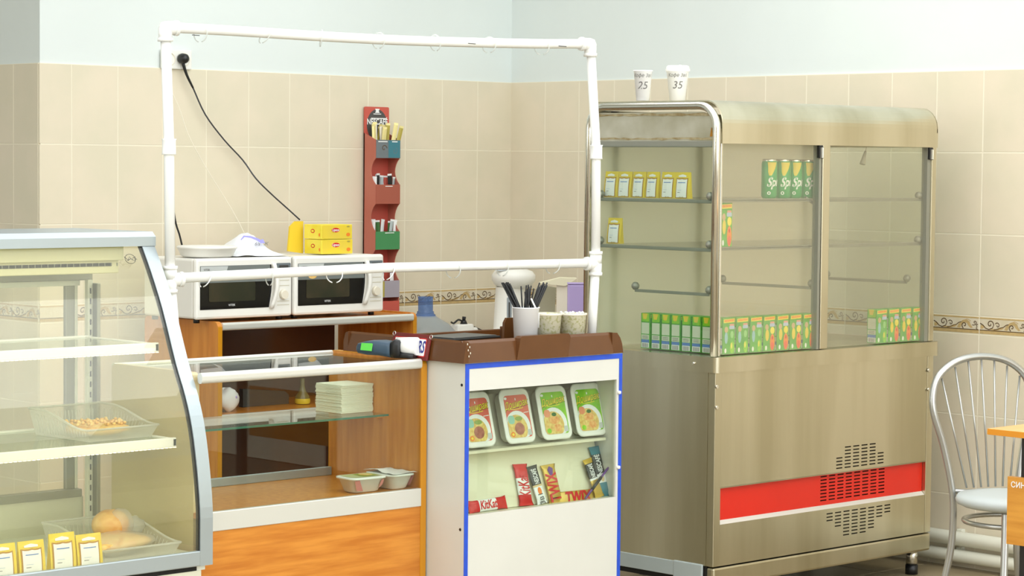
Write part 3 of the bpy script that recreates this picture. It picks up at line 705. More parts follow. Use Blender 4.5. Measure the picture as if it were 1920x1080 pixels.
# ---- things in the tray
def straw_cup():
    p = at(986, 578, 1, TY0+.09); loc = (p.x, TY0+.09, TZ0+.004)
    h = p.z-loc[2]
    t = thing('straw_cup', 'plain white cup in the brown tray filled with black drinking straws', 'cup', loc)
    MB().lathe([(0, .001), (.033, 0), (.0405, h), (.0425, h+.001), (.0425, h+.004), (.039, h+.003), (.031, .004), (0, .004)], 32).build('cup_wall', CUPM, t)
    return t, loc, h
t, loc, h = straw_cup()
rs = random.Random(5)
for k in range(44):
    if k < 16: rim, sl = rs.uniform(-.034, -.016), rs.uniform(-.56, -.36)
    elif k < 32: rim, sl = rs.uniform(.014, .034), rs.uniform(.26, .46)
    else: rim, sl = rs.uniform(-.016, .018), rs.uniform(-.25, .25)
    dp = rs.uniform(-.012, .012); over = rs.uniform(.062, .080)-(.02*rs.random() if k > 31 else 0)
    fw = V((CFW.x, CFW.y, 0)).normalized(); top0 = V((loc[0], loc[1], loc[2]+h))
    R0 = top0+CR*rim+fw*dp; base = R0-(CR*sl+fw*dp*3)*(h*.9)-V((0, 0, h*.93)); base = V(loc)+V((0, 0, .006))+(base-V(loc)-V((0, 0, base.z-loc[2])))*.8
    top = R0+CR*sl*over+V((0, 0, over))
    o = MB(base).tube([base, R0, top], .0026, 6).build('drinking_straw', BLACK); o.location = base
    sd = 'left-leaning bunch' if k < 16 else 'right-leaning bunch' if k < 32 else 'loose middle'
    tag(o, 'black drinking straw in the %s of the white straw cup' % sd, 'straw', 'black straws, ' + sd)
p1, p2 = at(1010, 590, 1, TY0+.06), at(996, 560, 1, TY0+.06)
o = MB(p1).tube([p1+V((0, 0, -.04)), p1, p2], .0026, 8).build('drinking_straw', PAPER); o.location = p1
tag(o, 'single white straw leaning between the white cup and the speckled cup', 'straw')
def speck(label, u, yy, lab2, r1=.042):
    p = at(u, 590, 1, yy); loc = (p.x, yy, TZ0+.004); h = p.z-loc[2]
    t = thing('speckled_cup', label, 'cup', loc, 0, 'speckled cream cups in the tray')
    MB().lathe([(0, .001), (.036, 0), (r1, h), (r1+.002, h+.001), (r1+.002, h+.005), (r1-.002, h+.004), (.034, .004), (0, .004)], 32).build('cup_wall', LACE, t)
    MB().lathe([(r1-.0005, h-.002), (r1+.0028, h), (r1+.0028, h+.0055), (r1-.001, h+.005)], 32).build('rim', CREAM, t)
    return t, h
t1, h1 = speck('speckled cream cup beside the white straw cup in the brown tray', 1025, TY0+.085, '', .046)
t2, h2 = speck('speckled cream cup nearest the white pipe post in the brown tray', 1072, TY0+.078, '', .045)
b = MB(); rs = random.Random(2)
for k in range(14):
    a = rs.uniform(.2, 6); r = rs.uniform(.01, .036); b.lathe([(0, -.004), (.004, -.001), (.005, .003), (0, .006)], 6, (r*math.cos(a), r*math.sin(a), h2+.005))
b.build('crumpled_sachets', PAPER, t2)
b = MB()
for k in range(9):
    a = CAMA+rs.uniform(-1.2, 1.2); z = rs.uniform(.02, h1*.9); r = .036+(.006)*z/h1+.0008; b.ell(Fr((r*math.cos(a), r*math.sin(a), z), (-math.sin(a), math.cos(a), 0), (0, 0, 1), (math.cos(a), math.sin(a), 0)), 0, 0, .0035, .002, .0005, n=6)
b.build('dark_specks', DGREY, t1)
p = at(930, 633, 2, TZ1+.004); p3 = at(845, 632, 2, TZ1+.006)
t = thing('menu_folder', 'black flat folder lying across the open brown tray', 'folder', (-2.42, -2.33, TZ1-.008), .12)
MB().box(-.11, .11, -.06, .085, 0, .006, .002).build('cover', BLACK, t); MB().box(-.1, .10, -.052, .075, .0062, .009, .001).build('papers', DGREY, t)

# ---- noodle trays
def noodle(label, red):
    t = thing('noodle_tray', label, 'noodles', (0, 0, 0), 0, 'instant noodle trays'); w_, h_, d_ = .128, .168, .038
    # local: lies with lid facing +Z, x width, y height
    b = MB()
    def ring(s, z, r): return [(x, y, z) for x, y in rr(-w_/2+s, w_/2-s, s, h_-s, r, 4)]
    b.loft([ring(.018, -d_, .016), ring(.012, -d_+.004, .018), ring(.004, -.004, .022), ring(0, -.003, .024), ring(0, .0, .024), ring(.004, .0015, .021)], WHITE)
    b.build('tray_tub', None, t)
    b = MB(); fr = FZ((0, 0, .0015)); s = SALMON if red else LGREEN
    a0, a1, b0, b1 = -w_/2+.015, w_/2-.013, .017, h_-.02
    b.rrect(fr, a0, a1, b0, b1, .012, .0006, s)
    c0, d0 = -.006, .050; 
    disc = [(c0+.053*math.cos(t_), d0+.050*math.sin(t_)) for t_ in [i*2*PI/28 for i in range(28)]]
    disc = [(min(max(x, a0), a1), min(max(y, b0), b1)) for x, y in disc]
    b.poly(fr, disc, .0010, PAPER)
    disc = [(min(max(c0-.005+.044*math.cos(i*2*PI/28), a0), a1), min(max(d0-.004+.042*math.sin(i*2*PI/28), b0), b1)) for i in range(28)]
    b.poly(fr, disc, .0013, NOOD)
    if red: b.ell(fr, -.002, .044, .021, .019, .0016, MEAT); b.ell(fr, .0, .075, .016, .007, .0016, mat('leaf_print', (150, 170, 90), .6)); b.rrect(fr, -.045, -.018, .06, .086, .010, .0019, mat('mint_print', (150, 200, 180), .5)); b.ell(fr, -.034, .028, .009, .008, .0017, ORANGE); b.ell(fr, -.034, .028, .005, .004, .0019, LEM)
    else: b.ell(fr, -.006, .060, .022, .012, .0016, MEATO); b.ell(fr, .004, .036, .016, .012, .0016, MEATO); b.ell(fr, -.004, .078, .010, .006, .0018, DGREEN); b.rrect(fr, -.046, -.02, .07, .094, .010, .0019, mat('peach_print', (232, 150, 110), .5)); b.ell(fr, -.034, .028, .009, .008, .0017, LGREEN)
    b.rrect(fr, .03, a1-.004, .022, .04, .002, .0019, mat('barcode_print', (196, 200, 196), .5))
    b.ell(fr, -.042, .139, .006, .004, .0012, PAPER); b.ell(fr, .0, .135, .002, .004, .0012, PAPER)
    b.ribbon(fr, [(-.03, .106), (-.01, .1035), (.01, .105), (.028, .108)], .0022, .0012, LEM)
    if red: b.ribbon(fr, [(.026, .092), (.048, .0935)], .002, .0012, PAPER)
    lab = b.build('lid_label', None, t)
    text('Доширак', .030, lambda x, y: V((x+.0008, .1185+y+.12*x, .0026)), mat('dark_outline', (60, 70, 20), .5), t, 'lettering_outline', bold=.0012, sx=.74, shear=.15)
    text('Доширак', .030, lambda x, y: V((x, .1190+y+.12*x, .0030)), mat('lettering_yellow', (244, 222, 60), .5), t, 'lettering', bold=.0003, sx=.74, shear=.15)
    return t
lean = math.radians(90-15)
nr = noodle('red-labelled noodle tray half behind the blue edge of the kiosk niche', True)
ng = noodle('n', False)
NB = KY0+.055
def npos(u, v): p = at(u, v, 1, NB); return (p.x, NB, .628)
nr.location = npos(903, 850); nr.rotation_euler = (lean, .0, .0)
dup(nr, npos(979, 845), None, 'red-labelled noodle tray standing in full view, second from the left in the kiosk niche', (lean, 0, .03))
ng.location = npos(1047, 836); ng.rotation_euler = (lean, 0, -.02); ng['label'] = 'green-labelled noodle tray in the middle of the kiosk niche, next to a red one'
dup(ng, npos(1112, 830), None, 'green-labelled noodle tray at the right end of the kiosk niche', (lean, 0, -.04))

# ---- bars on the sloped board
def bar(name, label, cat, a, b_, wd, segs, txt=None, extra=None, th=.012, lift=.002, group=None):
    # a,b_ pixel ends met with the sloped board ; segs = [(t, halfwidth factor, material)]
    P, Q = on(a[0], a[1], SB, NV), on(b_[0], b_[1], SB, NV); L = (Q-P).length; r = (Q-P).normalized(); u = NV.cross(r)
    fr = Fr(P+NV*(lift+th*.5), r, u, NV); t = thing(name, label, cat, tuple(fr.o), 0, group); O = fr.o
    st = [(0, .03, 1.12), (.015, .04, 1.1), (.07, .08, 1.0), (.12, 1, .95)]; st = st+[(1-x, y, z) for x, y, z in st[::-1]]
    cuts = sorted({s_[0] for s_ in segs} | {s_[0] for s_ in st})
    def prof(x):
        for i in range(len(st)-1):
            if st[i][0] <= x <= st[i+1][0]:
                k = (x-st[i][0])/max(1e-6, st[i+1][0]-st[i][0]); return st[i][1]+(st[i+1][1]-st[i][1])*k, st[i][2]+(st[i+1][2]-st[i][2])*k
        return st[-1][1], st[-1][2]
    rings, ms = [], []
    for x in cuts+[]:
        hh, ww = prof(x); z = hh*th/2; w2 = wd/2*ww
        rings.append([fr(x*L, w2*cx, z*cz) for cx, cz in ((-1, 0), (-.82, .75), (-.3, 1), (.3, 1), (.82, .75), (1, 0), (.82, -.75), (-.82, -.75))])
    for i in range(len(cuts)-1):
        mid = (cuts[i]+cuts[i+1])/2; m_ = segs[0][1]
        for s0, mm in segs:
            if mid >= s0: m_ = mm
        ms.append(m_)
    b2 = MB(O); b2.loft(rings, None, True, ms); b2.build('wrapper', None, t)
    if txt:
        for (stt, size, pos, off, m_, shear, bold, sx) in txt:
            text(stt, size, lambda x, y: fr(pos*L+x, off+y, th/2+.0008), m_, t, 'lettering', shear, bold, sx, O)
    if extra:
        b3 = MB(O); extra(b3, fr, L, th/2+.0005); b3.build('print', None, t)
    return t
bar('chocolate_bar', 'red and white wafer bar lying flat at the left end of the kiosk sill', 'chocolate', (875, 953), (946, 942), .038, [(0, REDP), (.26, PAPER), (.72, REDP)], [('KitKat', .036, .49, 0, REDP, .2, .0008, .72)], group='chocolate bars and sticks')
bar('chocolate_bar', 'upright red and white wafer bar leaning in the kiosk niche', 'chocolate', (984, 949), (971, 871), .056, [(0, REDP), (.26, PAPER), (.66, REDP)], [('KitKat', .062, .46, 0, REDP, .2, .001, .42)], group='chocolate bars and sticks')
bar('coffee_stick', 'black and white coffee stick leaning against the upright wafer bar', 'coffee stick', (1012, 946), (991, 875), .042, [(0, PAPER), (.22, PAPER), (.45, mat('latte_print', (226, 200, 150), .5)), (.5, DGREY), (.9, DGREY)], [('NESCAFÉ', .026, .72, 0, PAPER, .0, .0005, .45), ('3в1', .03, .14, 0, DGREY, 0, .0002, .8)], lambda b, fr, L, z: b.ell(fr, .33*L, 0, .012, .008, z, ORANGE), th=.008, lift=.009, group='chocolate bars and sticks')
bar('chocolate_bar', 'upright gold caramel bar with purple corner leaning in the niche', 'chocolate', (1040, 944), (1023, 872), .058, [(0, GOLD)], [('TWIX', .062, .40, 0, REDP, .0, .002, .55)], lambda b, fr, L, z: b.poly(fr, [(.7*L, -.006), (.88*L, -.012), (.95*L, .002), (.86*L, .012), (.72*L, .006)], z, PURP), group='chocolate bars and sticks')
bar('chocolate_bar', 'gold caramel bar lying on its side along the kiosk sill', 'chocolate', (1043, 937), (1112, 930), .046, [(0, GOLD)], [('TWIX', .046, .5, 0, REDP, .15, .002, .9)], group='chocolate bars and sticks')
bar('coffee_stick', 'gold and black coffee stick leaning behind the purple pen', 'coffee stick', (1119, 934), (1095, 862), .040, [(0, GOLD), (.45, PAPER), (.5, DGREY), (.88, GOLD)], [('NESCAFÉ', .024, .69, 0, PAPER, .0, .0005, .45)], th=.008, lift=.010, group='chocolate bars and sticks')
bar('coffee_stick', 'tall black and teal coffee stick at the right end of the niche', 'coffee stick', (1133, 932), (1110, 838), .046, [(0, TEAL), (.28, PAPER), (.45, DGREY), (.84, TEAL)], [('NESCAFÉ', .028, .64, 0, PAPER, .0, .0006, .55)], lambda b, fr, L, z: b.ell(fr, .36*L, 0, .010, .008, z, MATS['latte_print']), th=.008, lift=.004, group='chocolate bars and sticks')
P, Q = on(1086, 938, SB, NV)+NV*.028, on(1139, 866, SB, NV)+NV*.03
t = thing('pen', 'purple and black pen leaning across the coffee sticks', 'pen', tuple(P))
MB(P).tube([P, P.lerp(Q, .2), P.lerp(Q, .75), Q], lambda x: .0035 if x < .9 else .0015, 8).build('barrel', PURP, t)
MB(P).tube([P.lerp(Q, .22), P.lerp(Q, .55)], .0048, 8).build('grip', BLACK, t)

# ================================================================ WOODEN SHOWCASE
SX0, SX1, SY0, SY1, SZ = -3.395, -2.566, -2.335, -1.905, .892
O = V((-2.98, -2.12, 0))
ws = thing('glass_showcase', 'orange wood laminate showcase with glass top, front and shelf', 'showcase', O)
def endp(x0, x1, r=.02):
    pts = rr(SY0, SY1, 0, SZ, r, 5); return MB(O).prism(pts, 'x', x0, x1)
ep = endp(SX1-.022, SX1-.002).build('end_panel', WOODV, ws)
def strip(x0, x1, P):
    b = MB(O); pts = rr(SY0-.0015, SY1+.0015, 0, SZ+.0015, .022, 5); inn = rr(SY0+.0005, SY1-.0005, 0.001, SZ-.0005, .02, 5)
    n = len(pts); vs = [(x, *q) for x in (x0, x1) for q in pts]+[(x, *q) for x in (x0, x1) for q in inn]
    fs = []
    for i in range(n):
        j = (i+1) % n; fs += [(i, j, n+j, n+i), (2*n+i, 3*n+i, 3*n+j, 2*n+j), (i, 2*n+i, 2*n+j, j), (n+i, n+j, 3*n+j, 3*n+i)]
    b.add(vs, fs); return b.build('edge_band', WEDGE, P)
strip(SX1-.023, SX1-.001, ep)
ep2 = MB(O).prism(rr(SY0+.035, SY1, 0, SZ, .02, 5), 'x', SX0, SX0+.02).build('end_panel', mat('beige_laminate', (222, 202, 160), .4, rgb2=(214, 192, 150), scale=5), ws)
ix0, ix1 = SX0+.001, SX1-.022
MB(O).box(ix0, ix1, SY0, SY0+.018, .02, .452).build('lower_front_board', WOOD, ws)
MB(O).box(ix0, ix1, SY0-.004, SY0+.014, .452, .506, .002).build('sill_strip', SILVER, ws)
MB(O).box(ix0, ix1, SY0+.014, SY1, .488, .504).build('deck', WOODV, ws)
b = MB(O)
prof = rr(SY0-.004, SY0+.018, .863, .893, .010, 4); b.prism(prof, 'x', ix0, ix1); b.build('front_top_rail', SILVER, ws)
MB(O).prism(rr(SY1-.018, SY1, .872, .893, .006, 4), 'x', ix0, ix1).build('back_top_rail', SILVER, ws)
MB(O).box(ix0, ix1, SY1-.014, SY1, .504, .530, .002).build('back_bottom_rail', ALU, ws)
MB(O).box(ix0, ix1, SY0+.018, SY1-.018, .880, .885).build('top_glass', GLASS, ws)
MB(O).box(ix0, ix1, SY0+.003, SY0+.007, .506, .864).build('front_glass', GLASS, ws)
gy = -2.2
gs = MB(O).box(ix0, -2.60, gy, SY1-.03, .712, .718).build('glass_shelf', GLASS, ws)
MB(O).box(ix0, -2.60, gy-.0015, gy-.0003, .712, .718).build('shelf_edge', GEDGE, gs)
MB(O).box(-2.612, ix1, -2.16, -2.145, .702, .712, .001).build('shelf_bracket', WOODV, ws)
MB(O).box(-2.612, ix1, -2.0, -1.985, .702, .712, .001).build('shelf_bracket', WOODV, ws)
MB(O).box(ix0, ix1, SY1-.02, SY1-.01, .03, .488).build('lower_back_board', WOOD, ws)

# ---- napkins
t = None; rs = random.Random(9)
pc = at(640, 776, 2, .719)
nk = thing('napkin_stack', 'tall square stack of cream paper napkins on the glass shelf', 'napkins', (pc.x+.062, pc.y+.062, .7185), .0)
z = 0
for k in range(22):
    th = .0039; dx, dy, a = rs.uniform(-.0015, .0015), rs.uniform(-.0015, .0015), rs.uniform(-.012, .012)
    b = MB(); b.box(-.062, .062, -.062, .062, 0, th*.97, .0009); o = b.build('napkin_bundle', NAPK, nk); o.location = (dx, dy, z); o.rotation_euler = (0, 0, a); z += th
# ---- two used noodle tubs on the deck
def tub(label, loc, rz, paper):
    t = thing('noodle_tub', label, 'noodles', loc, rz, 'noodle tubs in the wooden showcase'); w_, d_, h_ = .135, .100, .046
    b = MB()
    def ring(s, z, r): return [(x, y, z) for x, y in rr(-w_/2+s, w_/2-s, -d_/2+s, d_/2-s, r, 4)]
    b.loft([ring(.024, 0, .02), ring(.018, .004, .022), ring(.006, h_-.006, .024), ring(0, h_-.005, .026), ring(0, h_, .026), ring(.006, h_+.001, .022)], WHITE, caps=True); b.build('tub_body', None, t)
    b = MB(); fr = FZ((0, 0, h_+.001))
    if not paper: b.rrect(fr, -.056, .056, -.038, .038, .016, .0006, mat('olive_film', (190, 196, 130), .4, rgb2=(210, 212, 170), scale=30)); b.rrect(fr, -.012, .045, -.030, .030, .006, .001, mat('olive_print', (150, 160, 50), .4)); b.ell(fr, .02, .006, .02, .022, .0013, NOOD)
    b.poly(Fr((0, -d_/2+.013, .003), (1, 0, 0), (0, -.17, .985), (0, -1, -.17)), [(-.045, .006), (-.022, .004), (-.038, .038), (-.056, .036)], .002, mat('rose_print', (206, 130, 120), .5))
    b.poly(Fr((0, -d_/2+.013, .003), (1, 0, 0), (0, -.17, .985), (0, -1, -.17)), [(.034, .008), (.048, .02), (.052, .036), (.042, .034)], .002, MATS['rose_print'])
    b.build('tub_print', None, t)
    if paper:
        b = MB(); vs = []; N, M = 8, 6
        for i in range(N+1):
            for j in range(M+1): vs.append((-.070+.14*i/N, -.048+.096*j/M, h_+.004+.009*math.exp(-((i-5)**2)/3)*(j/M)+.0015*math.sin(i*2+j)))
        b.add(vs, [(i*7+j, (i+1)*7+j, (i+1)*7+j+1, i*7+j+1) for i in range(N) for j in range(M)], None, True); b.build('paper_cover', PAPER, t, recalc=False)
        text('· · · 1 · · ·', .03, lambda x, y: V((x, y, h_+.012)), PALEB, t, 'faint_print')
    return t
p = at(690, 924, 2, .505); tub('white noodle tub with olive film lid on the wooden showcase deck', (-2.762, -2.266, .5045), -.06, False)
p = at(762, 914, 2, .505); tub('white noodle tub under a wavy white paper at the showcase right end', (-2.642, -2.258, .5045), PI/2, True)
# ---- card terminal on the showcase
p = at(735, 662, 2, .894)
A_, B_ = at(678, 656, 2, .893), at(794, 668, 2, .893)
base = V((-2.630, -2.235, .8935)); ang = math.radians(-66); Lt = .2
t = thing('card_terminal', 'dark blue-grey payment terminal with paper roll lying on the showcase top', 'terminal', tuple(base), ang)
def rg(x, w2, z0, z1): 
    return [(x, y, z) for y, z in rr(-w2, w2, z0, z1, min(w2, (z1-z0)/2)*.6, 3)]
k = Lt/.2
MB().loft([rg(-.1*k, .018, .018, .030), rg(-.092*k, .028, .010, .040), rg(-.06*k, .036, .006, .048), rg(-.02*k, .038, .006, .050), rg(.005*k, .034, .002, .048), rg(.02*k, .032, .0, .046)], None).build('terminal_body', TERM, t)
MB().loft([rg(.018*k, .033, .0, .050), rg(.03*k, .036, .0, .056), rg(.045*k, .035, .0, .054), rg(.05*k, .03, .004, .05)], None).build('roll_cradle', BLACK, t)
MB().cyl((.035*k, 0, .034), (.094*k, 0, .036), .027, seg=28).build('paper_roll', PAPER, t)
MB().loft([rg(.03*k, .03, .0, .02), rg(.09*k, .024, .0, .014)], None).build('printer_base', BLACK, t)
b = MB(); fr = Fr((0, -.0375, .028), (1, 0, 0), (0, .35, .94), (0, -.94, .35)); b.poly(fr, [(-.074*k, -.008), (-.036*k, -.010), (-.036*k, .014), (-.074*k, .014)], .003); b.build('green_sticker', LIMES, t)

# ================================================================ BACK CABINET WITH MICROWAVES
CX0, CX1, CY0, CY1, CZ = -2.045, -1.075, -.6, -.14, .882
O = V((-1.55, -.35, 0))
bc = thing('wood_cabinet', 'orange wood laminate cabinet against the tiled wall under the two microwaves', 'cabinet', O)
def bpan(x0, x1):
    o = MB(O).prism(rr(CY0, CY1, 0, CZ+.006, .022, 5), 'x', x0, x1).build('end_panel', WOODV, bc)
    b = MB(O); pts = rr(CY0-.0015, CY1, 0, CZ+.0075, .023, 5); n = len(pts); b.prism(pts, 'x', x0+.0005, x1-.0005); return o
bpan(CX0, CX0+.02); bpan(CX1-.02, CX1)
for x in (CX0+.0005, CX1-.0205):
    MB(O).box(x, x+.019, CY0-.003, CY0+.001, .02, CZ-.012, .001).build('edge_band', WEDGE, bc)
MB(O).box(CX0+.02, CX1-.02, CY0+.012, CY1, CZ-.018, CZ).build('top_board', WOOD, bc)
MB(O).prism(rr(CY0-.006, CY0+.016, CZ-.027, CZ+.002, .009, 4), 'x', CX0+.02, CX1-.02).build('front_top_rail', SILVER, bc)
zs_ = at(500, 778, 1, CY0)[2]
MB(O).box(CX0+.02, CX1-.02, CY0+.0, CY0+.02, zs_-.012, zs_+.012, .003).build('shelf_rail', SILVER, bc)
MB(O).box(CX0+.02, CX1-.02, CY0+.02, CY1, zs_-.012, zs_+.004).build('shelf_board', WOODV, bc)
gx = at(625, 620, 1, CY1)[0]
MB(O).box(CX0+.02, gx, CY1-.008, CY1, .03, CZ-.02).build('sliding_back_panel', BROWN, bc)
MB(O).box(CX0+.02, CX1-.02, CY1-.02, CY1-.01, .03, zs_-.012).build('lower_back_panel', BROWN, bc)
MB(O).box(CX0+.02, CX1-.02, CY0+.02, CY1, .04, .056).build('bottom_board', WOODV, bc)
# things inside the cabinet
p = at(567, 748, 1, -.4)
t = thing('oil_bottle', 'small dim bottle with yellow base inside the wood cabinet, seen through glass', 'bottle', (p.x, -.4, zs_+.005))
MB().lathe([(0, 0), (.028, .0), (.03, .01), (.028, .03), (.014, .05), (.008, .075), (.009, .08), (.008, .1), (0, .1)], 18).build('bottle_body', mat('olive_glass', (120, 110, 60), .2), t)
MB().lathe([(.0285, .002), (.031, .012), (.029, .022)], 18).build('yellow_label', YEL, t)
p = at(425, 775, 1, -.45)
t = thing('carrier_bag', 'small white carrier bag on the cabinet shelf beside a dark tray', 'bag', (p.x, -.45, zs_+.005))
def blob(b, c, rx, ry, rz, m, seed, amp=.15, n=14, k=9):
    r = random.Random(seed); ph = [(r.uniform(0, 6), r.uniform(0, 6), r.uniform(1.5, 3.5), r.uniform(1.5, 3.5)) for _ in range(4)]
    rings = []
    for i in range(1, k):
        th = PI*i/k; ring = []
        for j in range(n):
            a = 2*PI*j/n; d = 1+amp*sum(math.sin(p[2]*a*1.0//1*0+round(p[2])*a+p[0])*math.sin(p[3]*th+p[1]) for p in ph)/2
            ring.append((c[0]+rx*math.sin(th)*math.cos(a)*d, c[1]+ry*math.sin(th)*math.sin(a)*d, c[2]-rz*math.cos(th)*d))
        rings.append(ring)
    b.loft(rings, m)
    return b
b = MB(); blob(b, (0, 0, .045), .05, .04, .045, None, 3, .2); b.build('bag_body', PAPER, t)
b = MB(); blob(b, (.02, -.022, .055), .012, .012, .01, None, 4, .1, 8, 5); b.build('purple_print', LILAC, t)
p1, p2 = at(452, 775, 1, -.35), at(538, 768, 1, -.35)
t = thing('dark_tray', 'dark flat tray standing on the cabinet shelf beside the white bag', 'tray', (p1.x, -.35, zs_+.005))
MB().prism([(0, 0), (p2.x-p1.x, 0), (p2.x-p1.x, .035), (p2.x-p1.x-.02, .05), (0, .07)], 'y', -.012, .012).build('tray_plate', DGREY, t)

# ---- microwaves
def microwave(label, x0, x1, variant):
    h = .236; z0 = CZ+.0; y0 = CY0+.03; d = .33; loc = ((x0+x1)/2, y0, z0); t = thing('microwave', label, 'microwave', loc, 0, 'white microwaves'); w_ = x1-x0; L = -w_/2
    MB().box(L, -L, .022, d, .016, h, .008).build('casing', WHITE, t)
    MB().box(L-.002, -L+.002, 0, .024, .014, h+.002, .010).build('front_frame', WHITE, t)
    for x in (L+.03, -L-.03):
        for y in (.04, d-.03): MB().cyl((x, y, 0), (x, y, .017), .012, seg=12).build('foot', BLACK, t)
    fr = FY((L, 0, .016)); H_ = h-.016
    dx1 = w_*.775
    # door : black glass with a curved right edge
    cur = [(dx1+.008*math.sin(PI*i/8)-.0-.012*(i/8)**2*0-.01*(1-i/8), .034+(H_-.060)*i/8) for i in range(9)]
    door = [(.016, .034), ]+cur[:]+[(.016, H_-.026)]
    b = MB(); b.poly(fr, door, .0012, MBLK)
    top = [(.016, H_*.60), (dx1-.0, H_*.60), (dx1-.006, H_-.026), (.016, H_-.026)]
    b.poly(fr, top, .0018, MGREY)
    sw = [(.018, H_*.62), (.07, H_*.62), (.11, H_*.68), (.135, H_*.78), (.142, H_-.028), (.018, H_-.028)]
    b.poly(fr, sw, .0022, mat('pale_silver_print', (196, 200, 198), .3))
    b.poly(fr, [(.018, H_*.62), (.07, H_*.62), (.10, H_*.7), (.04, H_*.71), (.018, H_*.72)], .0026, MATS['microwave_grey'])
    if variant: b.ell(fr, .085, H_*.66, .02, .010, .003, PAST)
    b.rrect(fr, .055, dx1-.075, .062, H_*.60, .006, .0024, MWIN)
    b.build('door', None, t)
    if not variant: MB().rrect(fr, dx1-.1, dx1-.088, .09, H_*.6, .002, .0028, mat('lamp_glow_reflection', (190, 110, 50), .3)).build('interior_tint', None, t) if False else None
    text('VITEK', .011, lambda x, y: V((L+w_*.36+x, -.003, .016+.048+y)), PAPER, t, sx=1.1)
    text('VITEK', .011, lambda x, y: V((L+.045+x, -.0032, .016+H_-.040+y)), DGREY, t)
    # handle : curved white bow
    hp = [V((L+dx1+.010+.012*math.sin(PI*i/10)-.010*(1-i/10)**1, -.004-.012*math.sin(PI*i/10), .016+.030+(H_-.052)*i/10)) for i in range(11)]
    b = MB(); rings = [[p+V((-.011, 0, 0)), p+V((-.004, -.007, 0)), p+V((.006, -.007, 0)), p+V((.011, 0, 0)), p+V((0, .004, 0))] for p in hp]; b.loft(rings, None); b.build('door_handle', WHITE, t)
    # controls
    b = MB(); cx = w_*.905
    b.rrect(fr, w_*.83, w_*.985, H_-.062, H_-.022, .004, .0012, SLATE); b.rrect(fr, w_*.86, w_*.96, H_-.055, H_-.030, .002, .0018, DGREY); b.build('display', None, t)
    o = MB().cyl((L+cx, 0, .016+H_*.36), (L+cx, -.014, .016+H_*.36), .019, .016, 24).build('dial', CREAM, t)
    b = MB()
    for z in (H_*.60, H_*.51, H_*.245, H_*.18): b.poly(fr, [(w_*.84, z), (w_*.97, z), (w_*.97, z+.0022), (w_*.84, z+.0022)], .001)
    b.build('panel_print', INK if False else mat('faint_tan_print', (206, 198, 172), .5), t)
    if not variant:
        b = MB(); fs = FX((L, .2, .0))
        for i in range(3):
            for j in range(4): b.rrect(fs, -.02+i*.034, .0+i*.034, .05+j*.016, .056+j*.016, .002, .0006)
        b.build('side_vents', DARK, t)
    return t
mx = [at(368, 590, 1, CY0+.03).x, at(547, 580, 1, CY0+.03).x, at(552, 580, 1, CY0+.03).x, at(719, 570, 1, CY0+.03).x]
microwave('white microwave under the white dish and plastic bag, left of the pair', mx[0], mx[1], 0)
microwave('white microwave under the yellow tea boxes, right of the pair', mx[2], mx[3], 1)
MT = CZ+.239
p = at(388, 470, 1, CY0+.14)
t = thing('plastic_dish', 'round white plastic dish upside down on the left microwave', 'dish', (p.x, CY0+.14, MT))
MB().lathe([(0, .002), (.088, 0), (.098, .006), (.108, .030), (.112, .032), (.112, .038), (.105, .041), (0, .043)], 36).build('dish_body', WHITE, t)
# plastic bag
p = at(462, 468, 1, CY0+.16)
t = thing('plastic_bag', 'crumpled white plastic bag with violet print on the left microwave', 'bag', (p.x, CY0+.16, MT))
b = MB(); vs = []; N, M = 20, 14; rs = random.Random(4)
for i in range(N+1):
    for j in range(M+1):
        a, c = i/N, j/M; hh = .080*math.exp(-((a-.42)/.22)**2)*math.sin(PI*c)**.7+.012*math.sin(a*17+c*5)*math.sin(PI*c)*math.sin(PI*a)+.006*math.sin(9*a+13*c)*math.sin(PI*a)
        vs.append((-.12+.27*a, -.10+.20*c+.02*math.sin(a*7), max(.0015, hh*math.sin(PI*min(1, a*1.02))**.4+.002)))
b.add(vs, [(i*15+j, (i+1)*15+j, (i+1)*15+j+1, i*15+j+1) for i in range(N) for j in range(M)], None, True); b.build('bag_film', mat('white_bag_film', (238, 240, 244), .35), t, recalc=False)
b = MB(); b.ribbon(Fr((-.10, -.075, .040), (1, 0, 0), (0, .5, .86), (0, -.86, .5)), [(0.01, .015), (.03, .03), (.06, .026), (.085, .016), (.1, .006), (.115, .008)], lambda t: .004+.014*t, .02, None); b.build('violet_print', mat('violet_print', (160, 156, 226), .4), t)
text('6/a   Ж', .03, lambda x, y: V((.0+x*.7, -.088+y*.3, .046+y*.6)), INK, t, 'grey_print', shear=.6)
# tea boxes
def teabox(label, loc, rz=0):
    t = thing('tea_box', label, 'box', loc, rz, 'yellow tea boxes on the microwave'); w_, d_, h_ = .155, .105, .056
    MB().box(0, w_, 0, d_, 0, h_, .002).build('carton', LEM, t)
    b = MB(); fr = FY((0, 0, 0)); b.rrect(fr, .004, w_-.004, .003, h_-.003, .003, .0005, YEL); b.ell(fr, w_*.45, h_*.62, .024, .011, .0010, LEM); b.ell(fr, w_*.45, h_*.62, .021, .009, .0014, REDP); b.ell(fr, w_*.86, h_*.3, .010, .007, .0012, ORANGE); b.ell(fr, w_*.86, h_*.85, .008, .003, .0012, MUST)
    b.build('front_print', None, t); text('Lipton', .014, lambda x, y: V((w_*.45+x, -.002, h_*.62+y)), PAPER, t, bold=.0003)
    b = MB(); fr = FX((0, d_, 0)); b.ell(fr, d_*.5, h_*.55, .012, .008, .0006, REDP); b.ell(fr, d_*.5, h_*.55, .008, .0045, .001, LEM); b.ell(fr, d_*.88, h_*.3, .004, .007, .0008, ORANGE); b.build('side_print', None, t)
    return t
p = at(603, 466, 1, CY0+.09)
tb = teabox('yellow tea box, lower of the stack of two on the microwave', (p.x, CY0+.09, MT+.001))
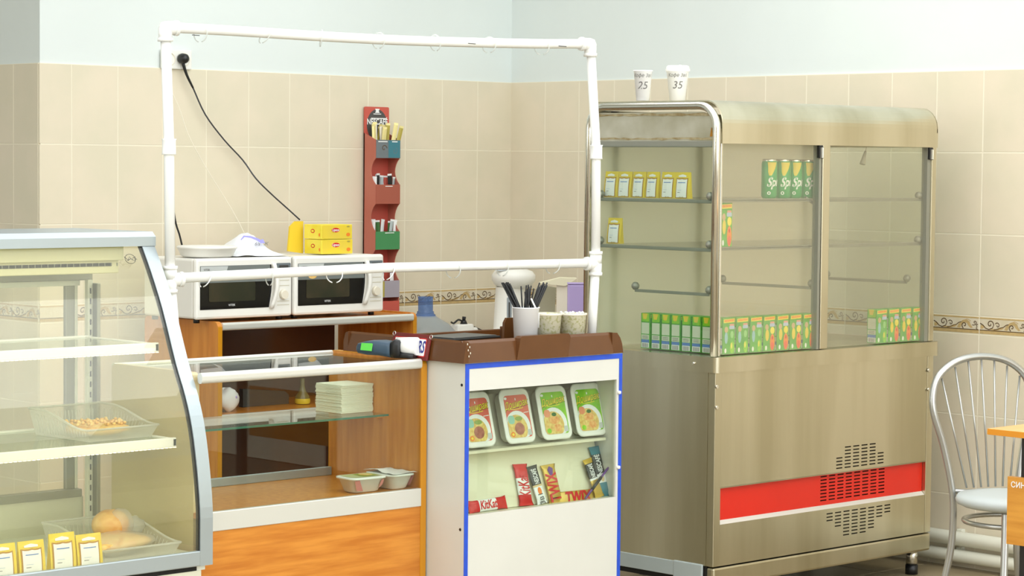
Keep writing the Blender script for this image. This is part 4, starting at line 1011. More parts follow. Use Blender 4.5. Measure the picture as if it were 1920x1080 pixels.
dup(tb, (p.x-.003, CY0+.087, MT+.0585), .015, 'yellow tea box, upper of the stack of two on the microwave')
p = at(556, 452, 1, CY0+.22)
t = thing('yellow_card', 'bent yellow cardboard flap sticking out left of the tea boxes', 'box', (p.x, CY0+.22, MT+.0))
MB().prism([(-.045, .01), (.03, .0), (.03, .125), (-.01, .125), (-.035, .105)], 'y', -.004, .004).build('card_flap', mat('mustard_yellow_card', (230, 196, 50), .5), t)

# ================================================================ POCKET DISPLAY ON THE WALL
O = V((-.83, -.03, .83)); PXL, PXR = at(682, 400, 1, -.019).x, at(728, 300, 1, -.019).x
pd = thing('pocket_display', 'tall red cardboard wall display with pockets of coffee sticks', 'display rack', O)
MB(O).prism(rr(PXL, PXR, .84, 1.708, .006, 3), 'y', -.022, -.016).build('backing_board', CRED, pd)
DP = .078
def prof_side():
    pts = [(-.016, .84)]; Z = [(.84, .93, 1), (.93, 1.03, 0), (1.09-.06, 1.115, 1)]
    return pts
pockets = [(1.495, 1.57), (1.305, 1.385), (1.115, 1.19), (.915, .985), (.845, .90)]
pts = [(-.016, .84), (-.016-DP, .845)]
for k in range(4, -1, -1):
    lo, hi = pockets[k]; pts += [(-.016-DP, lo), (-.016-DP, hi)]
    if k > 0:
        nlo = pockets[k-1][0]; m_ = (hi+nlo)/2; a = (nlo-hi)/2
        if a > .02: pts += [(-.016-DP+.03*math.sin(PI*i/8)**.8, hi+(nlo-hi)*i/8) for i in range(1, 8)]
pts += [(-.016, 1.60)]
pl_ = []
for q in pts:
    if not pl_ or (abs(q[0]-pl_[-1][0])+abs(q[1]-pl_[-1][1])) > 1e-4: pl_.append(q)
MB(O).prism(pl_, 'x', PXL, PXL+.003).build('side_wall', DRED, pd); MB(O).prism(pl_, 'x', PXR-.003, PXR).build('side_wall', DRED, pd)
for k, ((lo, hi), m_) in enumerate(zip(pockets, (SLATE, mat('brick_red_card', (164, 86, 68), .5), CGREEN, LILACG, CRED))):
    q = MB(O).box(PXL+.001, PXR-.001, -.016-DP-.003, -.016-DP, lo, hi).build('pocket_front', m_, pd)
    if k < 4: MB(O).box(PXL+.003, PXR-.003, -.016-DP, -.022, lo, lo+.003).build('pocket_floor', DRED, q)
b = MB(O); fr = FY((PXL, -.016-DP-.003, 0)); b.poly(fr, [(.066, 1.497), (.13, 1.497), (.13, 1.568), (.066, 1.568)], .0006, TEAL)
b.ribbon(fr, spiral(.042, 1.535, .016, 1.0, 0, 1), .003, .001, DBR); b.ribbon(fr, spiral(.1, 1.525, .016, 1.0, 1, -1), .002, .001, SLATE)
b.ribbon(fr, [(.01, 1.563), (.06, 1.563)], .004, .001, PAPER); b.ribbon(fr, [(.085, 1.563), (.115, 1.563)], .004, .001, PAPER); b.ribbon(fr, [(.05, 1.378), (.09, 1.378)], .003, .001, PAPER); b.ribbon(fr, [(.05, 1.184), (.1, 1.184)], .003, .001, PAPER)
b.poly(fr, [(.002, .917), (.05, .917), (.05, .983), (.002, .983)], .0006, MUST)
b.build('pocket_print', None, pd)['kind'] = 'stuff'
hd = MB(O); fr = FY((PXL, -.022, 0)); hd.ell(fr, .067, 1.632, .056, .066, .0006, mat('charcoal_disc', (78, 76, 74), .5), 32)
hd.poly(fr, [(.055, 1.683), (.08, 1.683), (.075, 1.691), (.08, 1.7), (.055, 1.7), (.06, 1.691)], .0012, PAPER); hd.poly(fr, [(.046, 1.677), (.088, 1.677), (.088, 1.680), (.046, 1.680)], .0012, PAPER)
hd.poly(fr, [(.033, 1.658), (.116, 1.658), (.116, 1.662), (.033, 1.662)], .0012, PAPER)
h_ = hd.build('header_disc', None, pd)
text('NESCAFÉ', .034, lambda x, y: V((PXL+.067+x, -.0238, 1.645+y)), PAPER, h_, bold=.0008, sx=.82, org=O)
def sticks(n, zc, m1, label, seed, spread=.02, hh=.075, xr=(.02, .115), grp='coffee sticks in the wall display'):
    r = random.Random(seed)
    for k in range(n):
        x = PXL+xr[0]+(xr[1]-xr[0])*k/max(1, n-1); y = -.045-.04*r.random(); base = V((x, y, zc-.05)); tip = V((x+r.uniform(-spread, spread)+.010*(k/n-.3), y+r.uniform(-.01, .01), zc+hh*(.75+.3*r.random())))
        d = (tip-base).normalized(); rt = V((math.cos(r.uniform(-.7, .7)), math.sin(r.uniform(-.9, .3)), 0)); rt = (rt-d*rt.dot(d)).normalized(); fr = Fr(base, rt, d, rt.cross(d)); L = (tip-base).length
        b = MB(base); rings = [[fr(a, L*s, c) for a, c in ((-.009, 0), (0, t_), (.009, 0), (0, -t_))] for s, t_ in ((0, .001), (.08, .003), (.9, .003), (.95, .0008), (1, .0008))]
        b.loft(rings, m1[k % len(m1)], False); b.fbox(fr, -.009, .009, L*.93, L*1.0, -.0014, .0014, 0, m1[0])
        o = b.build('coffee_stick', None); o.location = base; tag(o, label+', %s from the left' % ORD[k], 'coffee stick', grp)
GOLDL = mat('pale_gold_foil', (222, 208, 140), .35, .2)
sticks(9, 1.56, [GOLDL, CREAM, MUST], 'pale gold coffee stick in the top pocket of the wall display', 11, .03, .085)
sticks(8, 1.375, [PAPER, CRED, BLACK, GREYP], 'silver coffee stick in the second pocket of the wall display', 12, .02, .055)
sticks(7, 1.18, [PAPER, GREYP, DGREEN], 'white coffee stick in the green-fronted pocket of the wall display', 13, .02, .06)
sticks(4, .975, [PURP, PAPER], 'purple coffee stick in the lilac pocket of the wall display', 14, .01, .05)

# ================================================================ SOCKETS, PLUGS AND CABLES
O = at(336, 112, 1, 0.0); O = V((O.x, -.008, O.z)); zc = O.z
t = thing('wall_socket', 'white double wall socket plate at the top of the tiles', 'socket', O)
MB(O).box(O.x-.095, O.x+.045, -.022, -.006, zc-.038, zc+.038, .004).build('socket_plate', WHITE, t)
for dx in (-.06, .01):
    MB(O).lathe([(.026, 0), (.024, .003), (.022, .003), (.022, .0)], 24, (0, 0, 0)).build('socket_ring', CREAM, t).matrix_local = Matrix.Translation((dx, -.014, 0)) @ Matrix.Rotation(PI/2, 4, 'X') @ Matrix.Translation(O)
pg = at(341, 110, 1, -.03)
t = thing('plug_cable', 'black plug and cord running from the wall socket down to the tea boxes', 'cable', (pg.x, -.03, pg.z)); O = V((pg.x, -.03, pg.z))
MB(O).lathe([(0, .0), (.019, .002), (.021, .012), (.018, .03), (.010, .038), (0, .04)], 20, O).build('plug', BLACK, t).matrix_local = Matrix.Translation((0, .006, 0)) @ Matrix.Rotation(PI/2, 4, 'X')
px = [(343, 118), (350, 140), (362, 165), (385, 215), (420, 262), (455, 300), (480, 335), (510, 365), (540, 392), (562, 412)]
MB(O).tube(curve_pts([at(u, v, 1, -.035-.006*i*(i > 5)) for i, (u, v) in enumerate(px)], 4), .0032, 8).build('cord', mat('dark_grey_rubber', (62, 62, 66), .4), t)
MB(O).tube(curve_pts([at(u, v, 1, -.036) for u, v in px[:3]], 4), lambda x: .007-.003*x, 8).build('strain_relief', BLACK, t)
px = [(318, 165), (335, 200), (352, 250), (375, 295), (405, 345), (430, 385), (452, 425), (468, 460)]
P = [at(u, v, 1, -.03-.02*i) for i, (u, v) in enumerate(px)]
o = MB(P[0]).tube(curve_pts(P, 4), .0018, 6).build('phone_cable', CREAM); o.location = P[0]; tag(o, 'thin cream cord hanging down the tiles behind the left microwave', 'cable')
px = [(318, 350), (324, 385), (330, 420), (338, 446)]
P = [at(u, v, 1, CY0+.385) for i, (u, v) in enumerate(px)]; P.append(V((P[-1].x+.02, CY0+.385, MT-.03))); P.append(V((P[-1].x-.01, CY0+.39, CZ+.1)))
o = MB(P[0]).tube(curve_pts(P, 4), .0036, 8).build('power_cable', BLACK); o.location = P[0]; tag(o, 'short black cord dropping behind the left microwave next to the pipe post', 'cable')

# ================================================================ STAFF SIDE TABLE AND ITS THINGS
TBZ = .748
t = thing('staff_table', 'low white worktable by the corner, mostly hidden behind the kiosk', 'table', (-.42, -.75, 0))
O = V((-.42, -.75, 0))
MB(O).box(-.765, -.095, -1.35, -.12, TBZ-.022, TBZ, .002).build('table_top', KIOSK, t)
for x in (-.74, -.12):
    for y in (-1.3, -.17): MB(O).box(x-.02, x+.02, y-.02, y+.02, 0, TBZ-.022).build('leg', GREYP, t)
t = thing('low_stool', 'low wooden stool under the water bottle, hidden behind the cabinet', 'stool', (-.93, -.47, 0))
MB().cyl((0, 0, .42), (0, 0, .44), .13, seg=28).build('seat', WOODV, t)
for a in range(4):
    c, s = math.cos(a*PI/2+.8), math.sin(a*PI/2+.8); MB().cyl((c*.11, s*.11, 0), (c*.09, s*.09, .42), .012, seg=10).build('leg', WOODV, t)
p = at(798, 556, 1, -.47)
t = thing('water_bottle', 'large blue water cooler bottle behind the counter', 'bottle', (p.x, -.47, .441)); hz = p.z-.441
MB().lathe([(0, .0), (.12, .0), (.135, .02), (.137, .10), (.130, .11), (.137, .12), (.137, hz-.185), (.132, hz-.175), (.135, hz-.165), (.128, hz-.145), (.095, hz-.11), (.052, hz-.085), (.034, hz-.072), (.030, hz-.068)], 36).build('bottle_body', BLUEB, t)
MB().lathe([(.043, hz-.082), (.040, hz-.072), (.036, hz-.07), (.034, hz-.066), (.034, hz-.06), (.030, hz-.058), (.030, hz-.004), (.032, hz-.002), (.031, hz), (.028, hz)], 32).build('bottle_neck', BLUED, t)
# power block
p = at(866, 628, 1, -.42)
t = thing('power_block', 'white multi-socket block with black plug behind the counter', 'socket', (p.x, -.42, TBZ+.0)); z = p.z-TBZ
MB().box(-.045, .045, -.025, .025, 0, z+.045, .006).build('socket_block', WHITE, t)
MB().box(.04, .075, -.02, .02, 0, z+.03, .008).build('round_adapter', WHITE, t)
MB().cyl((0.01, 0, z+.045), (.01, 0, z+.06), .016, .009, 12).build('plug', BLACK, t); MB().cyl((0.01, 0, z+.06), (.012, 0, z+.075), .007, .008, 8).build('plug_grip', BLACK, t)
MB().tube(curve_pts([(.005, 0, z+.055), (-.02, 0, z+.063), (-.045, 0, z+.05), (-.06, 0, z+.055)], 5), .004, 8).build('cord', BLACK, t)
P = [V((p.x+.07, -.42, p.z+.03)), at(900, 618, 1, -.40), at(918, 626, 1, -.38), at(935, 634, 1, -.36)]
MB(V((p.x, -.42, TBZ))).tube(curve_pts(P, 4), .0035, 8).build('cord', BLACK, t)
# thermo pot
p = at(966, 505, 1, -.55); p2 = at(946, 600, 1, -.55)
t = thing('thermo_pot', 'white electric thermo pot with overhanging domed lid', 'thermo pot', (p2.x+.01, -.55, TBZ), YAW*-1); hz = p.z-TBZ
MB().lathe([(0, 0), (.078, 0), (.08, .01), (.07, .02), (.062, hz-.09), (.060, hz-.07)], 32, (.016, 0, 0)).build('pot_body', WHITE, t)
b = MB(); prof = [(0, hz+.006), (.05, hz+.004), (.078, hz-.006), (.09, hz-.022), (.09, hz-.042), (.078, hz-.062), (.06, hz-.074), (0, hz-.08)]
b.lathe(prof[::-1], 32, (.028, 0, 0), sx=1.0); b.build('domed_lid', WHITE, t)
b = MB(); b.ell(Fr((-.025, -.05, hz-.002), (1, 0, 0), (0, .88, .48), (0, -.48, .88)), 0, 0, .027, .014, .006); b.build('lid_button', mat('silver_grey_plastic', (178, 184, 188), .35), t)
MB().box(.002, .022, -.070, -.050, .04, hz-.11, .003).build('level_window', mat('level_grey', (150, 158, 164), .3), t); MB().box(.009, .015, -.0715, -.069, .06, hz-.13).build('level_tube', DGREY, t)
# leaning appliance, cream case, violet box
p = at(1028, 560, 1, -.85)
t = thing('grey_scanner', 'beige-grey slanted plastic device behind the straw cup', 'device', (p.x, -.80, TBZ), -YAW+.2)
hz = at(1028, 537, 1, -.85).z-TBZ
MB().prism([(-.055, 0), (.05, 0), (.062, hz-.005), (.03, hz), (-.01, hz-.012), (-.022, hz-.05)], 'y', -.03, .03).build('device_body', BEIGEG, t)
MB().box(-.010, .02, -.034, .0, hz-.012, hz-.002, .003).build('handle_slot', DGREY, t)
p = at(1052, 545, 1, -.95); hz = at(1052, 533, 1, -.95).z-TBZ
t = thing('document_tray', 'cream plastic holder with slanted paper behind the speckled cups', 'holder', (p.x, -.93, TBZ), -YAW)
MB().box(-.004, .04, -.02, .06, 0, hz, .002).build('holder_wall', CREAM, t)
MB().prism([(-.075, hz+.004), (.03, hz-.006), (.04, hz), (.075, hz+.024), (.01, hz+.026)], 'y', -.03, .05).build('paper_flap', mat('cream_paper', (236, 230, 200), .6), t)
p = at(1083, 600, 1, -1.1); hz = at(1083, 533, 1, -1.1).z-TBZ
t = thing('violet_box', 'violet plastic canister between the speckled cup and the pipe post', 'canister', (p.x+.006, -1.1, TBZ), -YAW)
MB().box(-.045, .045, -.03, .03, 0, hz, .006).build('canister_body', LILAC, t); MB().box(-.046, .046, -.031, .031, hz, hz+.006, .002).build('lid', LILAC, t)

# ================================================================ PVC PIPE FRAME WITH CURTAIN RINGS
A0 = at(333, 690, 2, .893)
gy_ = A0.y
PB = V((at(1108, 632, 1, TY0+.085).x, TY0+.085, TZ0+.004))
fr0 = V((A0.x, A0.y, 0)); dirp = V((PB.x-A0.x, PB.y-A0.y, 0)); nrm = V((-dirp.y, dirp.x, 0)).normalized(); dirp.normalize()
pf = lambda u, v: on(u, v, fr0, nrm)
t = thing('pipe_frame', 'rectangular white plastic pipe frame standing on the counters', 'frame', tuple(V((A0.x, A0.y, .893)))); O = V((A0.x, A0.y, .893)); rp = .0145
TL, TR = pf(310, 52), pf(1107, 83); LM, RM = pf(319, 524), pf(1117, 494); L2, R2_ = pf(317, 275), pf(1118, 285)
LBm = V((pf(333, 690).x, pf(333, 690).y, .893))
MB(O).tube([LBm, LM], rp, 14).build('post', PVC, t); MB(O).tube([LM, L2, TL], rp, 14).build('post', PVC, t)
MB(O).tube([PB, RM], rp, 14).build('post', PVC, t); MB(O).tube([RM, R2_, TR], rp, 14).build('post', PVC, t)
topmid = [pf(u, v) for u, v in ((310, 51), (440, 58), (600, 68), (760, 76), (900, 80), (1010, 82), (1107, 82))]
MB(O).tube(curve_pts(topmid, 3), rp, 14).build('top_rail', PVC, t)
MB(O).tube([pf(319, 522), pf(720, 502), pf(1117, 493)], rp, 14).build('lower_rail', PVC, t)
def fit(P_, dirs):
    b = MB(O)
    for d in dirs: b.tube([P_, P_+d*.034], rp*1.32, 14); b.tube([P_+d*.028, P_+d*.038], rp*1.48, 14)
    b.lathe([(0, -rp*1.3), (rp*.9, -rp), (rp*1.32, 0), (rp*.9, rp), (0, rp*1.3)], 14, P_); b.build('elbow_fitting', PVC, t)
Z_ = V((0, 0, 1))
fit(TL, [dirp, -Z_]); fit(TR, [-dirp, -Z_]); fit(LM, [dirp, Z_, -Z_]); fit(RM, [-dirp, Z_, -Z_])
for P_ in (L2, R2_): MB(O).tube([P_-Z_*.022, P_-Z_*.017, P_+Z_*.017, P_+Z_*.022], lambda x: rp*1.45 if x in (0, 1) else rp*1.32, 14).build('coupling', PVC, t)
MB(O).cyl(PB, PB+Z_*.02, rp*1.5, rp*1.25, 14).build('post_foot', PVC, t)
b = MB(O)
for u in (363, 880, 1050):
    q = [pf(u-7, 66+(u-363)*.03), pf(u+7, 67+(u-363)*.03)]; 
    for i in (0, 1): q[i] = q[i]-nrm*(rp*.98)
    b.tube(q, .0011, 6)
b.build('scuff_marks', DGREY, t)
RING = glassmat('milky_ring_plastic', (248, 250, 248), .55, (240, 242, 240), rough=.2)
RINGW = mat('white_ring_plastic', (246, 246, 246), .3)
def ringobj(c, rz, tilt, label, m_, sc=1.0):
    pts = [V((0, .0235*math.cos(a)*sc, .024*math.sin(a)*sc)) for a in [2*PI*i/24-PI/2+.25 for i in range(23)]]
    o = MB().tube(pts, .0017, 8).build('curtain_ring', m_); o.location = c; o.rotation_euler = (0, tilt, rz)
    return tag(o, label, 'curtain ring', 'curtain rings on the pipe frame')
ang = math.atan2(dirp.y, dirp.x)
for k, u in enumerate((376, 497, 602, 710, 816, 917, 1016)):
    v = 52+(84-52)*(u-310)/(1107-310)+4; c = pf(u, v); c.z -= .0065
    ringobj(c, ang+(.45, .1, -.4, .35, .2, .5, .65)[k], (.1, .55, .1, .1, -.1, .1, .1)[k], 'translucent curtain ring on the top rail, %s from the left' % ORD[k], RING)
for k, u in enumerate((385, 505, 627, 728, 850, 943, 1037)):
    v = 522-(522-493)*(u-319)/798; c = pf(u, v); c.z -= .0065
    ringobj(c, ang+(.15, .0, 1.1, .2, .6, .2, .5)[k], (.5, .0, .0, .5, .1, .25, .45)[k], '%s curtain ring on the lower rail, %s from the left' % ('white' if k in (0, 2, 3) else 'translucent', ORD[k]), RINGW if k in (0, 2, 3) else RING)

# ================================================================ GLASS DELI DISPLAY (left)
GX1, GX0 = -3.402, -4.75
O = V((-4.05, -2.0, 0))
gd = thing('deli_display', 'refrigerated deli display case with curved front glass and aluminium arch', 'display case', O)
cv = curve_pts([(V((y, z, 0))) for y, z in [(-2.4, .374), (-2.4, .45), (-2.399, .533), (-2.385, .64), (-2.362, .749), (-2.33, .835), (-2.287, .919), (-2.225, 1.063), (-2.17, 1.165), (-2.123, 1.24)]], 3)
cv = [(p.x, p.y) for p in cv]
MB(O).band(cv, -.012, GX1-.042, GX1).build('side_arch', ALU, gd)
MB(O).band([(y+.004, z) for y, z in cv], -.010, GX1-.047, GX1-.042).build('black_seal', BLACK, gd)
MB(O).band([(y+.003, z) for y, z in cv], -.004, GX0+.04, GX1-.047).build('curved_front_glass', GLASSY, gd)
MB(O).band(cv, -.012, GX0, GX0+.042).build('side_arch', ALU, gd)
side = [(y+.008, z) for y, z in cv if z > .40]+[(-1.79, 1.24), (-1.79, .40)]
MB(O).prism(side, 'x', GX1-.012, GX1-.008).build('side_glass', GLASSY, gd)
pt = [(-2.128, 1.236), (-2.128, 1.262), (-2.112, 1.276), (-1.72, 1.276), (-1.72, 1.236)]
MB(O).prism(pt, 'x', GX0, GX1+.002).build('top_slab', ALU, gd)
MB(O).box(GX0, GX1-.042, -2.402, -2.385, .374, .416, .003).build('front_sill', ALU, gd)
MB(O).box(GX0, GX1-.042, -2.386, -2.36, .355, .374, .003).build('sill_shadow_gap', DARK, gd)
MB(O).box(GX0, GX1-.03, -2.388, -1.76, .0, .36).build('base_body', mat('beige_enamel', (214, 212, 190), .5), gd)
MB(O).box(GX0+.02, GX1-.014, -2.384, -1.80, .36, .400).build('inner_deck', mat('deck_white', (232, 232, 218), .35), gd)
# evaporator housing
MB(O).box(GX0+.02, GX1-.075, -2.085, -1.85, 1.196, 1.236, .003).build('cooler_housing', mat('warm_cream_enamel', (222, 216, 176), .4), gd)
q = MB(O).box(GX0+.02, GX1-.08, -2.068, -1.86, 1.160, 1.196, .003).build('cooler_grille_housing', MATS['warm_cream_enamel'], gd)
MB(O).box(GX0+.03, GX1-.105, -2.070, -2.066, 1.180, 1.189).build('grille_slot', DARK, q)
b = MB(O)
for k in range(60): b.box(GX0+.05+k*.0205, GX0+.052+k*.0205, -2.0715, -2.069, 1.180, 1.189)
b.build('grille_ribs', ALUD, q)['kind'] = 'stuff'
# rear frame, sliding door tracks, stiles, uprights
RY = -1.79
MB(O).box(GX0+.02, GX1-.0, RY-.03, RY+.02, 1.128, 1.160, .003).build('upper_door_track', ALUD, gd)
MB(O).box(GX0+.02, GX1-.03, RY-.01, RY+.03, 1.112, 1.128, .002).build('upper_door_lip', MATS['deck_white'], gd)
MB(O).box(GX0+.02, GX1-.03, RY-.02, RY+.02, .500, .523, .002).build('lower_door_track', ALUD, gd)
MB(O).box(GX0+.02, GX1-.02, RY-.01, RY+.02, .36, .50).build('rear_wall_panel', MATS['beige_enamel'], gd)
MB(O).box(GX1-.028, GX1-.010, RY-.046, RY-.03, .40, 1.13, .001).build('slotted_upright', MATS['deck_white'], gd)
b = MB(O)
for k in range(22): b.box(GX1-.021, GX1-.017, RY-.0475, RY-.0455, .46+k*.03, .46+k*.03+.016)
b.build('upright_slots', DARK, gd)['kind'] = 'stuff'
MB(O).box(GX1-.012, GX1+.0, RY-.07, RY-.02, .40, 1.12, .002).build('corner_post', ALUD, gd)
for xa, xb, m_ in ((-.075, -.045, ALUD), (-.044, -.034, MATS['deck_white'])):
    MB(O).box(GX1+xa-.0, GX1+xb, RY-.004, RY+.01, .523, 1.112, .002).build('door_stile', m_, gd)
MB(O).box(GX0+.03, GX1-.07, RY+.002, RY+.006, .523, 1.112).build('sliding_door_pane', GLASSY, gd)
# shelves
def dshelf(u, v, yb):
    p = None
    lo = at(u, v, 0, GX1-.055); z = lo.z; yf = lo.y
    s = MB(O).box(GX0+.03, GX1-.055, yf+.012, yb, z+.016, z+.021).build('glass_shelf', glassmat('shelf_glass_%d' % v, (238, 244, 232), .12, (235, 240, 225)), gd)
    MB(O).box(GX0+.03, GX1-.055, yf, yf+.012, z, z+.026, .002).build('shelf_front_rail', WHITE, s)
    MB(O).box(GX0+.03, GX1-.055, yb-.012, yb, z, z+.026, .002).build('shelf_rear_rail', WHITE, s)
    MB(O).box(GX1-.067, GX1-.055, yf, yb, z+.002, z+.024, .002).build('shelf_bracket', WHITE, s)
    b = MB(O)
    for k in range(90): b.box(GX0+.04+k*.014, GX0+.048+k*.014, yf+.002, yf+.009, z-.002, z)
    b.build('rail_dots', mat('dot_white', (255, 250, 235), .4, emit=1.5), s)['kind'] = 'stuff'  # row of small glowing blocks under the shelf front rail
    return z+.021, yf
z1_, yf1 = dshelf(298, 660, -1.87)
z2_, yf2 = dshelf(331, 838, -1.87)
b = MB(O); c = at(245, 485, 1, -2.16); fr = Fr(c, (1, 0, 0), (0, .38, .92), (0, -.92, .38)); b.tube([fr(.017*math.cos(a), .014*math.sin(a), -.002) for a in [i*PI/10 for i in range(20)]], .0007, 5, closed=True)
b.ribbon(fr, [(-.02, .006), (-.01, -.004), (-.002, .006), (.004, -.004), (.01, .004), (.02, -.003)], .002, .0, None); b.ribbon(fr, [(-.012, -.006), (0, .0), (.012, -.008), (.016, .006)], .0018, .0005, None)
b.build('round_glass_sticker', mat('dark_sticker_ink', (60, 60, 52), .5), gd)
# ---- baskets
def basket(label, loc, w_, d_, h_, rz):
    t = thing('plastic_basket', label, 'basket', loc, rz, 'frosted baskets in the deli display')
    th = .0018; hb = h_; hf = h_*.45
    def top(y): # side walls dip in an S towards the front
        s = (y+d_/2)/d_; s = max(0, min(1, (s-.05)/.75)); s = s*s*(3-2*s); return hf+(hb-hf)*s
    def wall_(pts_fn, n, name):
        b = MB(); 
        for i in range(n): 
            p0, p1, z0, z1 = pts_fn(i/n), pts_fn((i+1)/n), None, None
        vs = []; 
        for i in range(n+1):
            (x0, y0), (x1, y1), zt = pts_fn(i/n); vs += [(x0, y0, .002), (x1, y1, zt)]
        b.add(vs, [(2*i, 2*i+2, 2*i+3, 2*i+1) for i in range(n)]); return b.build(name, FROST, t)
    tp_ = .014
    wall_(lambda s: ((-w_/2+tp_, -d_/2+tp_+(d_-2*tp_)*s), (-w_/2, -d_/2+d_*s), top(-d_/2+d_*s)), 12, 'side_wall')
    wall_(lambda s: ((w_/2-tp_, -d_/2+tp_+(d_-2*tp_)*s), (w_/2, -d_/2+d_*s), top(-d_/2+d_*s)), 12, 'side_wall')
    wall_(lambda s: ((-w_/2+tp_+(w_-2*tp_)*s, d_/2-tp_), (-w_/2+w_*s, d_/2), hb), 4, 'back_wall')
    wall_(lambda s: ((-w_/2+tp_+(w_-2*tp_)*s, -d_/2+tp_), (-w_/2+w_*s, -d_/2), hf), 4, 'front_wall')
    MB().box(-w_/2+tp_, w_/2-tp_, -d_/2+tp_, d_/2-tp_, 0, .002).build('floor', FROST, t).name = 'basket_floor'
    b = MB(); n = 12
    P = [(-w_/2, -d_/2+d_*i/n, top(-d_/2+d_*i/n)) for i in range(n+1)]+[(w_/2, d_/2-d_*i/n, top(d_/2-d_*i/n)) for i in range(n+1)]
    b.tube(P, .0032, 8, closed=True); b.build('rim', glassmat('frosted_rim', (250, 250, 248), .6, (245, 245, 240)) if 'frosted_rim' not in MATS else MATS['frosted_rim'], t)
    b = MB()
    for s_ in (-1, 1):
        for i in range(18):
            y = -d_/2+d_*(i+1)/20; zt = top(y)*.8; k = tp_*(1-.15); b.tube([(s_*(w_/2-tp_*.9), y*.92, .008), (s_*(w_/2-tp_*.2), y, zt)], .0011, 4)
    for i in range(18):
        x = -w_/2+w_*(i+1)/20; b.tube([(x*.93, d_/2-tp_*.9, .008), (x, d_/2-tp_*.2, hb*.8)], .0011, 4)
    b.build('wall_ribs', MATS['frosted_rim'], t)['kind'] = 'stuff'
    return t
pB = at(215, 828, 0, GX1-.18)
basket('frosted white basket with crumbly pastry on the middle shelf of the deli case', (GX1-.185, -2.10, z2_+.001), .24, .27, .074, .05)
b = MB()
t = thing('crumbly_pastry', 'flat crumbly yellow pastry in the upper basket', 'pastry', (GX1-.185, -2.10, z2_+.006), .05)
rs = random.Random(8)
blob(b, (0, -.01, .016), .095, .095, .018, None, 6, .18, 24, 8); b.build('pastry_base', PAST, t)
b = MB()
for k in range(90): a, r = rs.uniform(0, 6.28), rs.uniform(0, .085); b.lathe([(0, -.004), (.006, -.001), (.005, .004), (0, .006)], 5, (r*math.cos(a), -.01+r*math.sin(a), .030+rs.uniform(0, .006)))
b.build('crumbs', PAST, t)['kind'] = 'stuff'
basket('frosted white basket with bread on the floor of the deli case', (GX1-.195, -2.20, .4015), .25, .30, .078, .0)
t = thing('bread_roll', 'round glossy golden bread roll lying on the wrapped pastry', 'bread', (GX1-.175, -2.165, .475), .3)
b = MB(); blob(b, (0, 0, 0), .056, .05, .040, None, 2, .05, 24, 12); b.build('crust', BREAD, t)
b = MB(); blob(b, (.016, -.02, .002), .046, .036, .041, None, 5, .06, 20, 10); b.build('cling_film', CLING, t)
t = thing('wrapped_pastry', 'large flat golden pastry in plastic wrap in the lower basket', 'pastry', (GX1-.195, -2.215, .410), .15)
b = MB(); blob(b, (0, 0, .022), .105, .082, .024, None, 8, .12, 26, 10); b.build('pastry_body', PAST, t)
b = MB(); blob(b, (.0, 0, .024), .110, .090, .029, None, 9, .16, 26, 10); blob(b, (.095, .02, .052), .03, .02, .03, None, 10, .35, 12, 6); b.build('plastic_wrap', CLING, t)
# yellow pouches leaning inside the front glass, turned to the room
ZQ = -2.362
for k, (u, v) in enumerate(((8, 1078), (62, 1072), (120, 1062), (170, 1052))):
    p = at(u, v, 1, ZQ); o = dup(po, (p.x, ZQ, .4015), PI/2, 'large yellow packet with white label behind the curved glass, %s from the left' % ORD[k])
    o.scale = (1.25, 1.25, 1.12 if k == 2 else 1.0); o['group'] = 'yellow packets in the deli display'

# ================================================================ HEATING PIPES
for i, (z, r, nm) in enumerate(((.112, .0265, 'upper white heating pipe running along the right wall'), (.048, .024, 'lower white heating pipe near the floor along the right wall'))):
    t = thing('heating_pipe', nm, 'pipe', (-.05, -3, z))
    MB((-.05, -3, z)).tube([(-.052, -.3, z+.004), (-.052, -5.2, z-.006)], r, 20).build('pipe_run', PIPEM, t)
    for y in (-1.4, -2.45, -3.6): MB((-.05, -3, z)).box(-.03, -.008, y-.012, y+.012, z+r*.6, z+r*1.15, .002).build('pipe_bracket', PIPEM, t)
# cable on floor under the fridge
P = [at(1185, 1066, 2, .02), at(1195, 1072, 2, .008), at(1215, 1076, 2, .006), at(1290, 1079, 2, .006)]
o = MB(P[0]).tube(curve_pts(P, 5), .005, 8).build('floor_cable', BLACK); o.location = P[0]; tag(o, 'black cable on the floor under the left side of the steel fridge', 'cable')

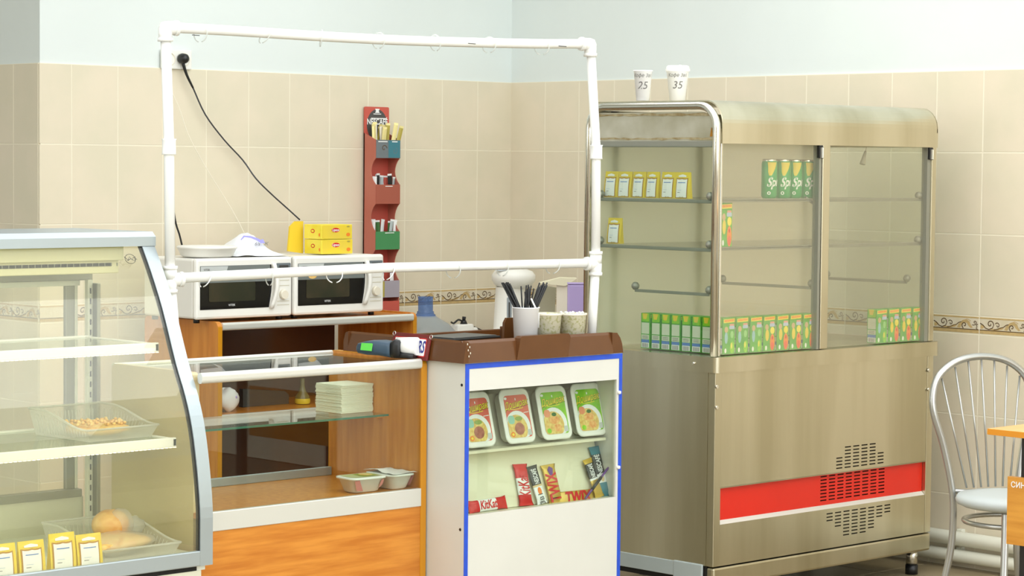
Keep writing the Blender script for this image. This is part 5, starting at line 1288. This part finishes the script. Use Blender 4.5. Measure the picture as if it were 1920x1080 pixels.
# ================================================================ CHAIR
c0 = at(1838, 1182, 2, 0)
ch = thing('cafe_chair', 'silver tube cafe chair with arched spindle back and pale grey seat', 'chair', (c0.x, c0.y, 0), math.radians(-22))
def half(s): return [(s*.168, .03, 0), (s*.150, .01, .10), (s*.125, -.01, .25), (s*.118, -.015, .36), (s*.122, -.012, .46), (s*.150, .0, .60), (s*.180, .01, .70), (s*.180, .018, .765)]
lf = half(-1); rt = half(1)[::-1]
arch = lf+[(-.155, .022, .82), (-.09, .026, .862), (0, .028, .876), (.09, .026, .862), (.155, .022, .82)]+rt
MB().tube(curve_pts(arch, 5), .0115, 12).build('back_hoop', CHROME, ch)
for k in range(7):
    a = (k-3)/3; xt = a*.145; zt = .874-.055*abs(a)**2.3-.008; MB().tube([(a*.080, -.03, .465), (xt, .024, zt)], .0032, 8).build('spindle', CHROME, ch)
MB().tube(curve_pts([(-.122, -.012, .455), (-.06, -.03, .452), (.06, -.03, .452), (.122, -.012, .455)], 4), .008, 8).build('seat_rail', CHROME, ch)
MB().lathe([(0, .424), (.165, .424), (.182, .432), (.186, .445), (.178, .458), (.12, .464), (0, .466)], 36, (0, -.185, 0)).build('seat', SEATM, ch)
MB().tube([(.150*math.cos(a), -.17+.150*math.sin(a), .375) for a in [2*PI*i/36 for i in range(36)]], .008, 10, closed=True).build('ring_brace', CHROME, ch)
for s in (-1, 1): MB().tube(curve_pts([(s*.10, -.28, .43), (s*.12, -.31, .30), (s*.15, -.35, .12), (s*.168, -.375, 0)], 5), .0115, 12).build('leg', CHROME, ch)

# ================================================================ TABLE
c0 = at(1852, 803, 2, .75); O = V((c0.x+.5, c0.y-.35, 0))
tb_ = thing('cafe_table', 'light orange laminate table with black metal legs at the right edge', 'table', tuple(O)); TX, TY = c0.x, c0.y
MB(O).box(TX, TX+1.1, TY-.70, TY, .732, .75, .0015).build('table_top', TABLE, tb_)
MB(O).box(TX-.002, TX, TY-.70, TY, .733, .749).build('edge_band', TEDGE, tb_)
lx = at(1880, 830, 1, TY-.10).x
for x in (TX+.055, TX+1.03):
    for y in (TY-.075, TY-.62): MB(O).box(x, x+.032, y-.032, y, 0, .732, .002).build('leg', BLACK, tb_)
# seat-side board with writing : the end of another seat pushed under
p1, p2 = at(1889, 893, 0, TX+.035), at(1889, 1020, 0, TX+.035)
bd = MB(O).box(TX+.035, TX+.053, p1.y-.5, p1.y, p2.z, p1.z, .001).build('end_board', mat('honey_laminate', (214, 150, 58), .35, rgb2=(198, 132, 44), scale=6, stretch=(1, 1, 9)), tb_)
text('СИНД.С', .022, lambda x, y: V((TX+.034, p1.y-.012-x*1.0, p1.z-.022+y)), PAPER, bd, 'handwriting', org=O, align='LEFT', bold=.0004)
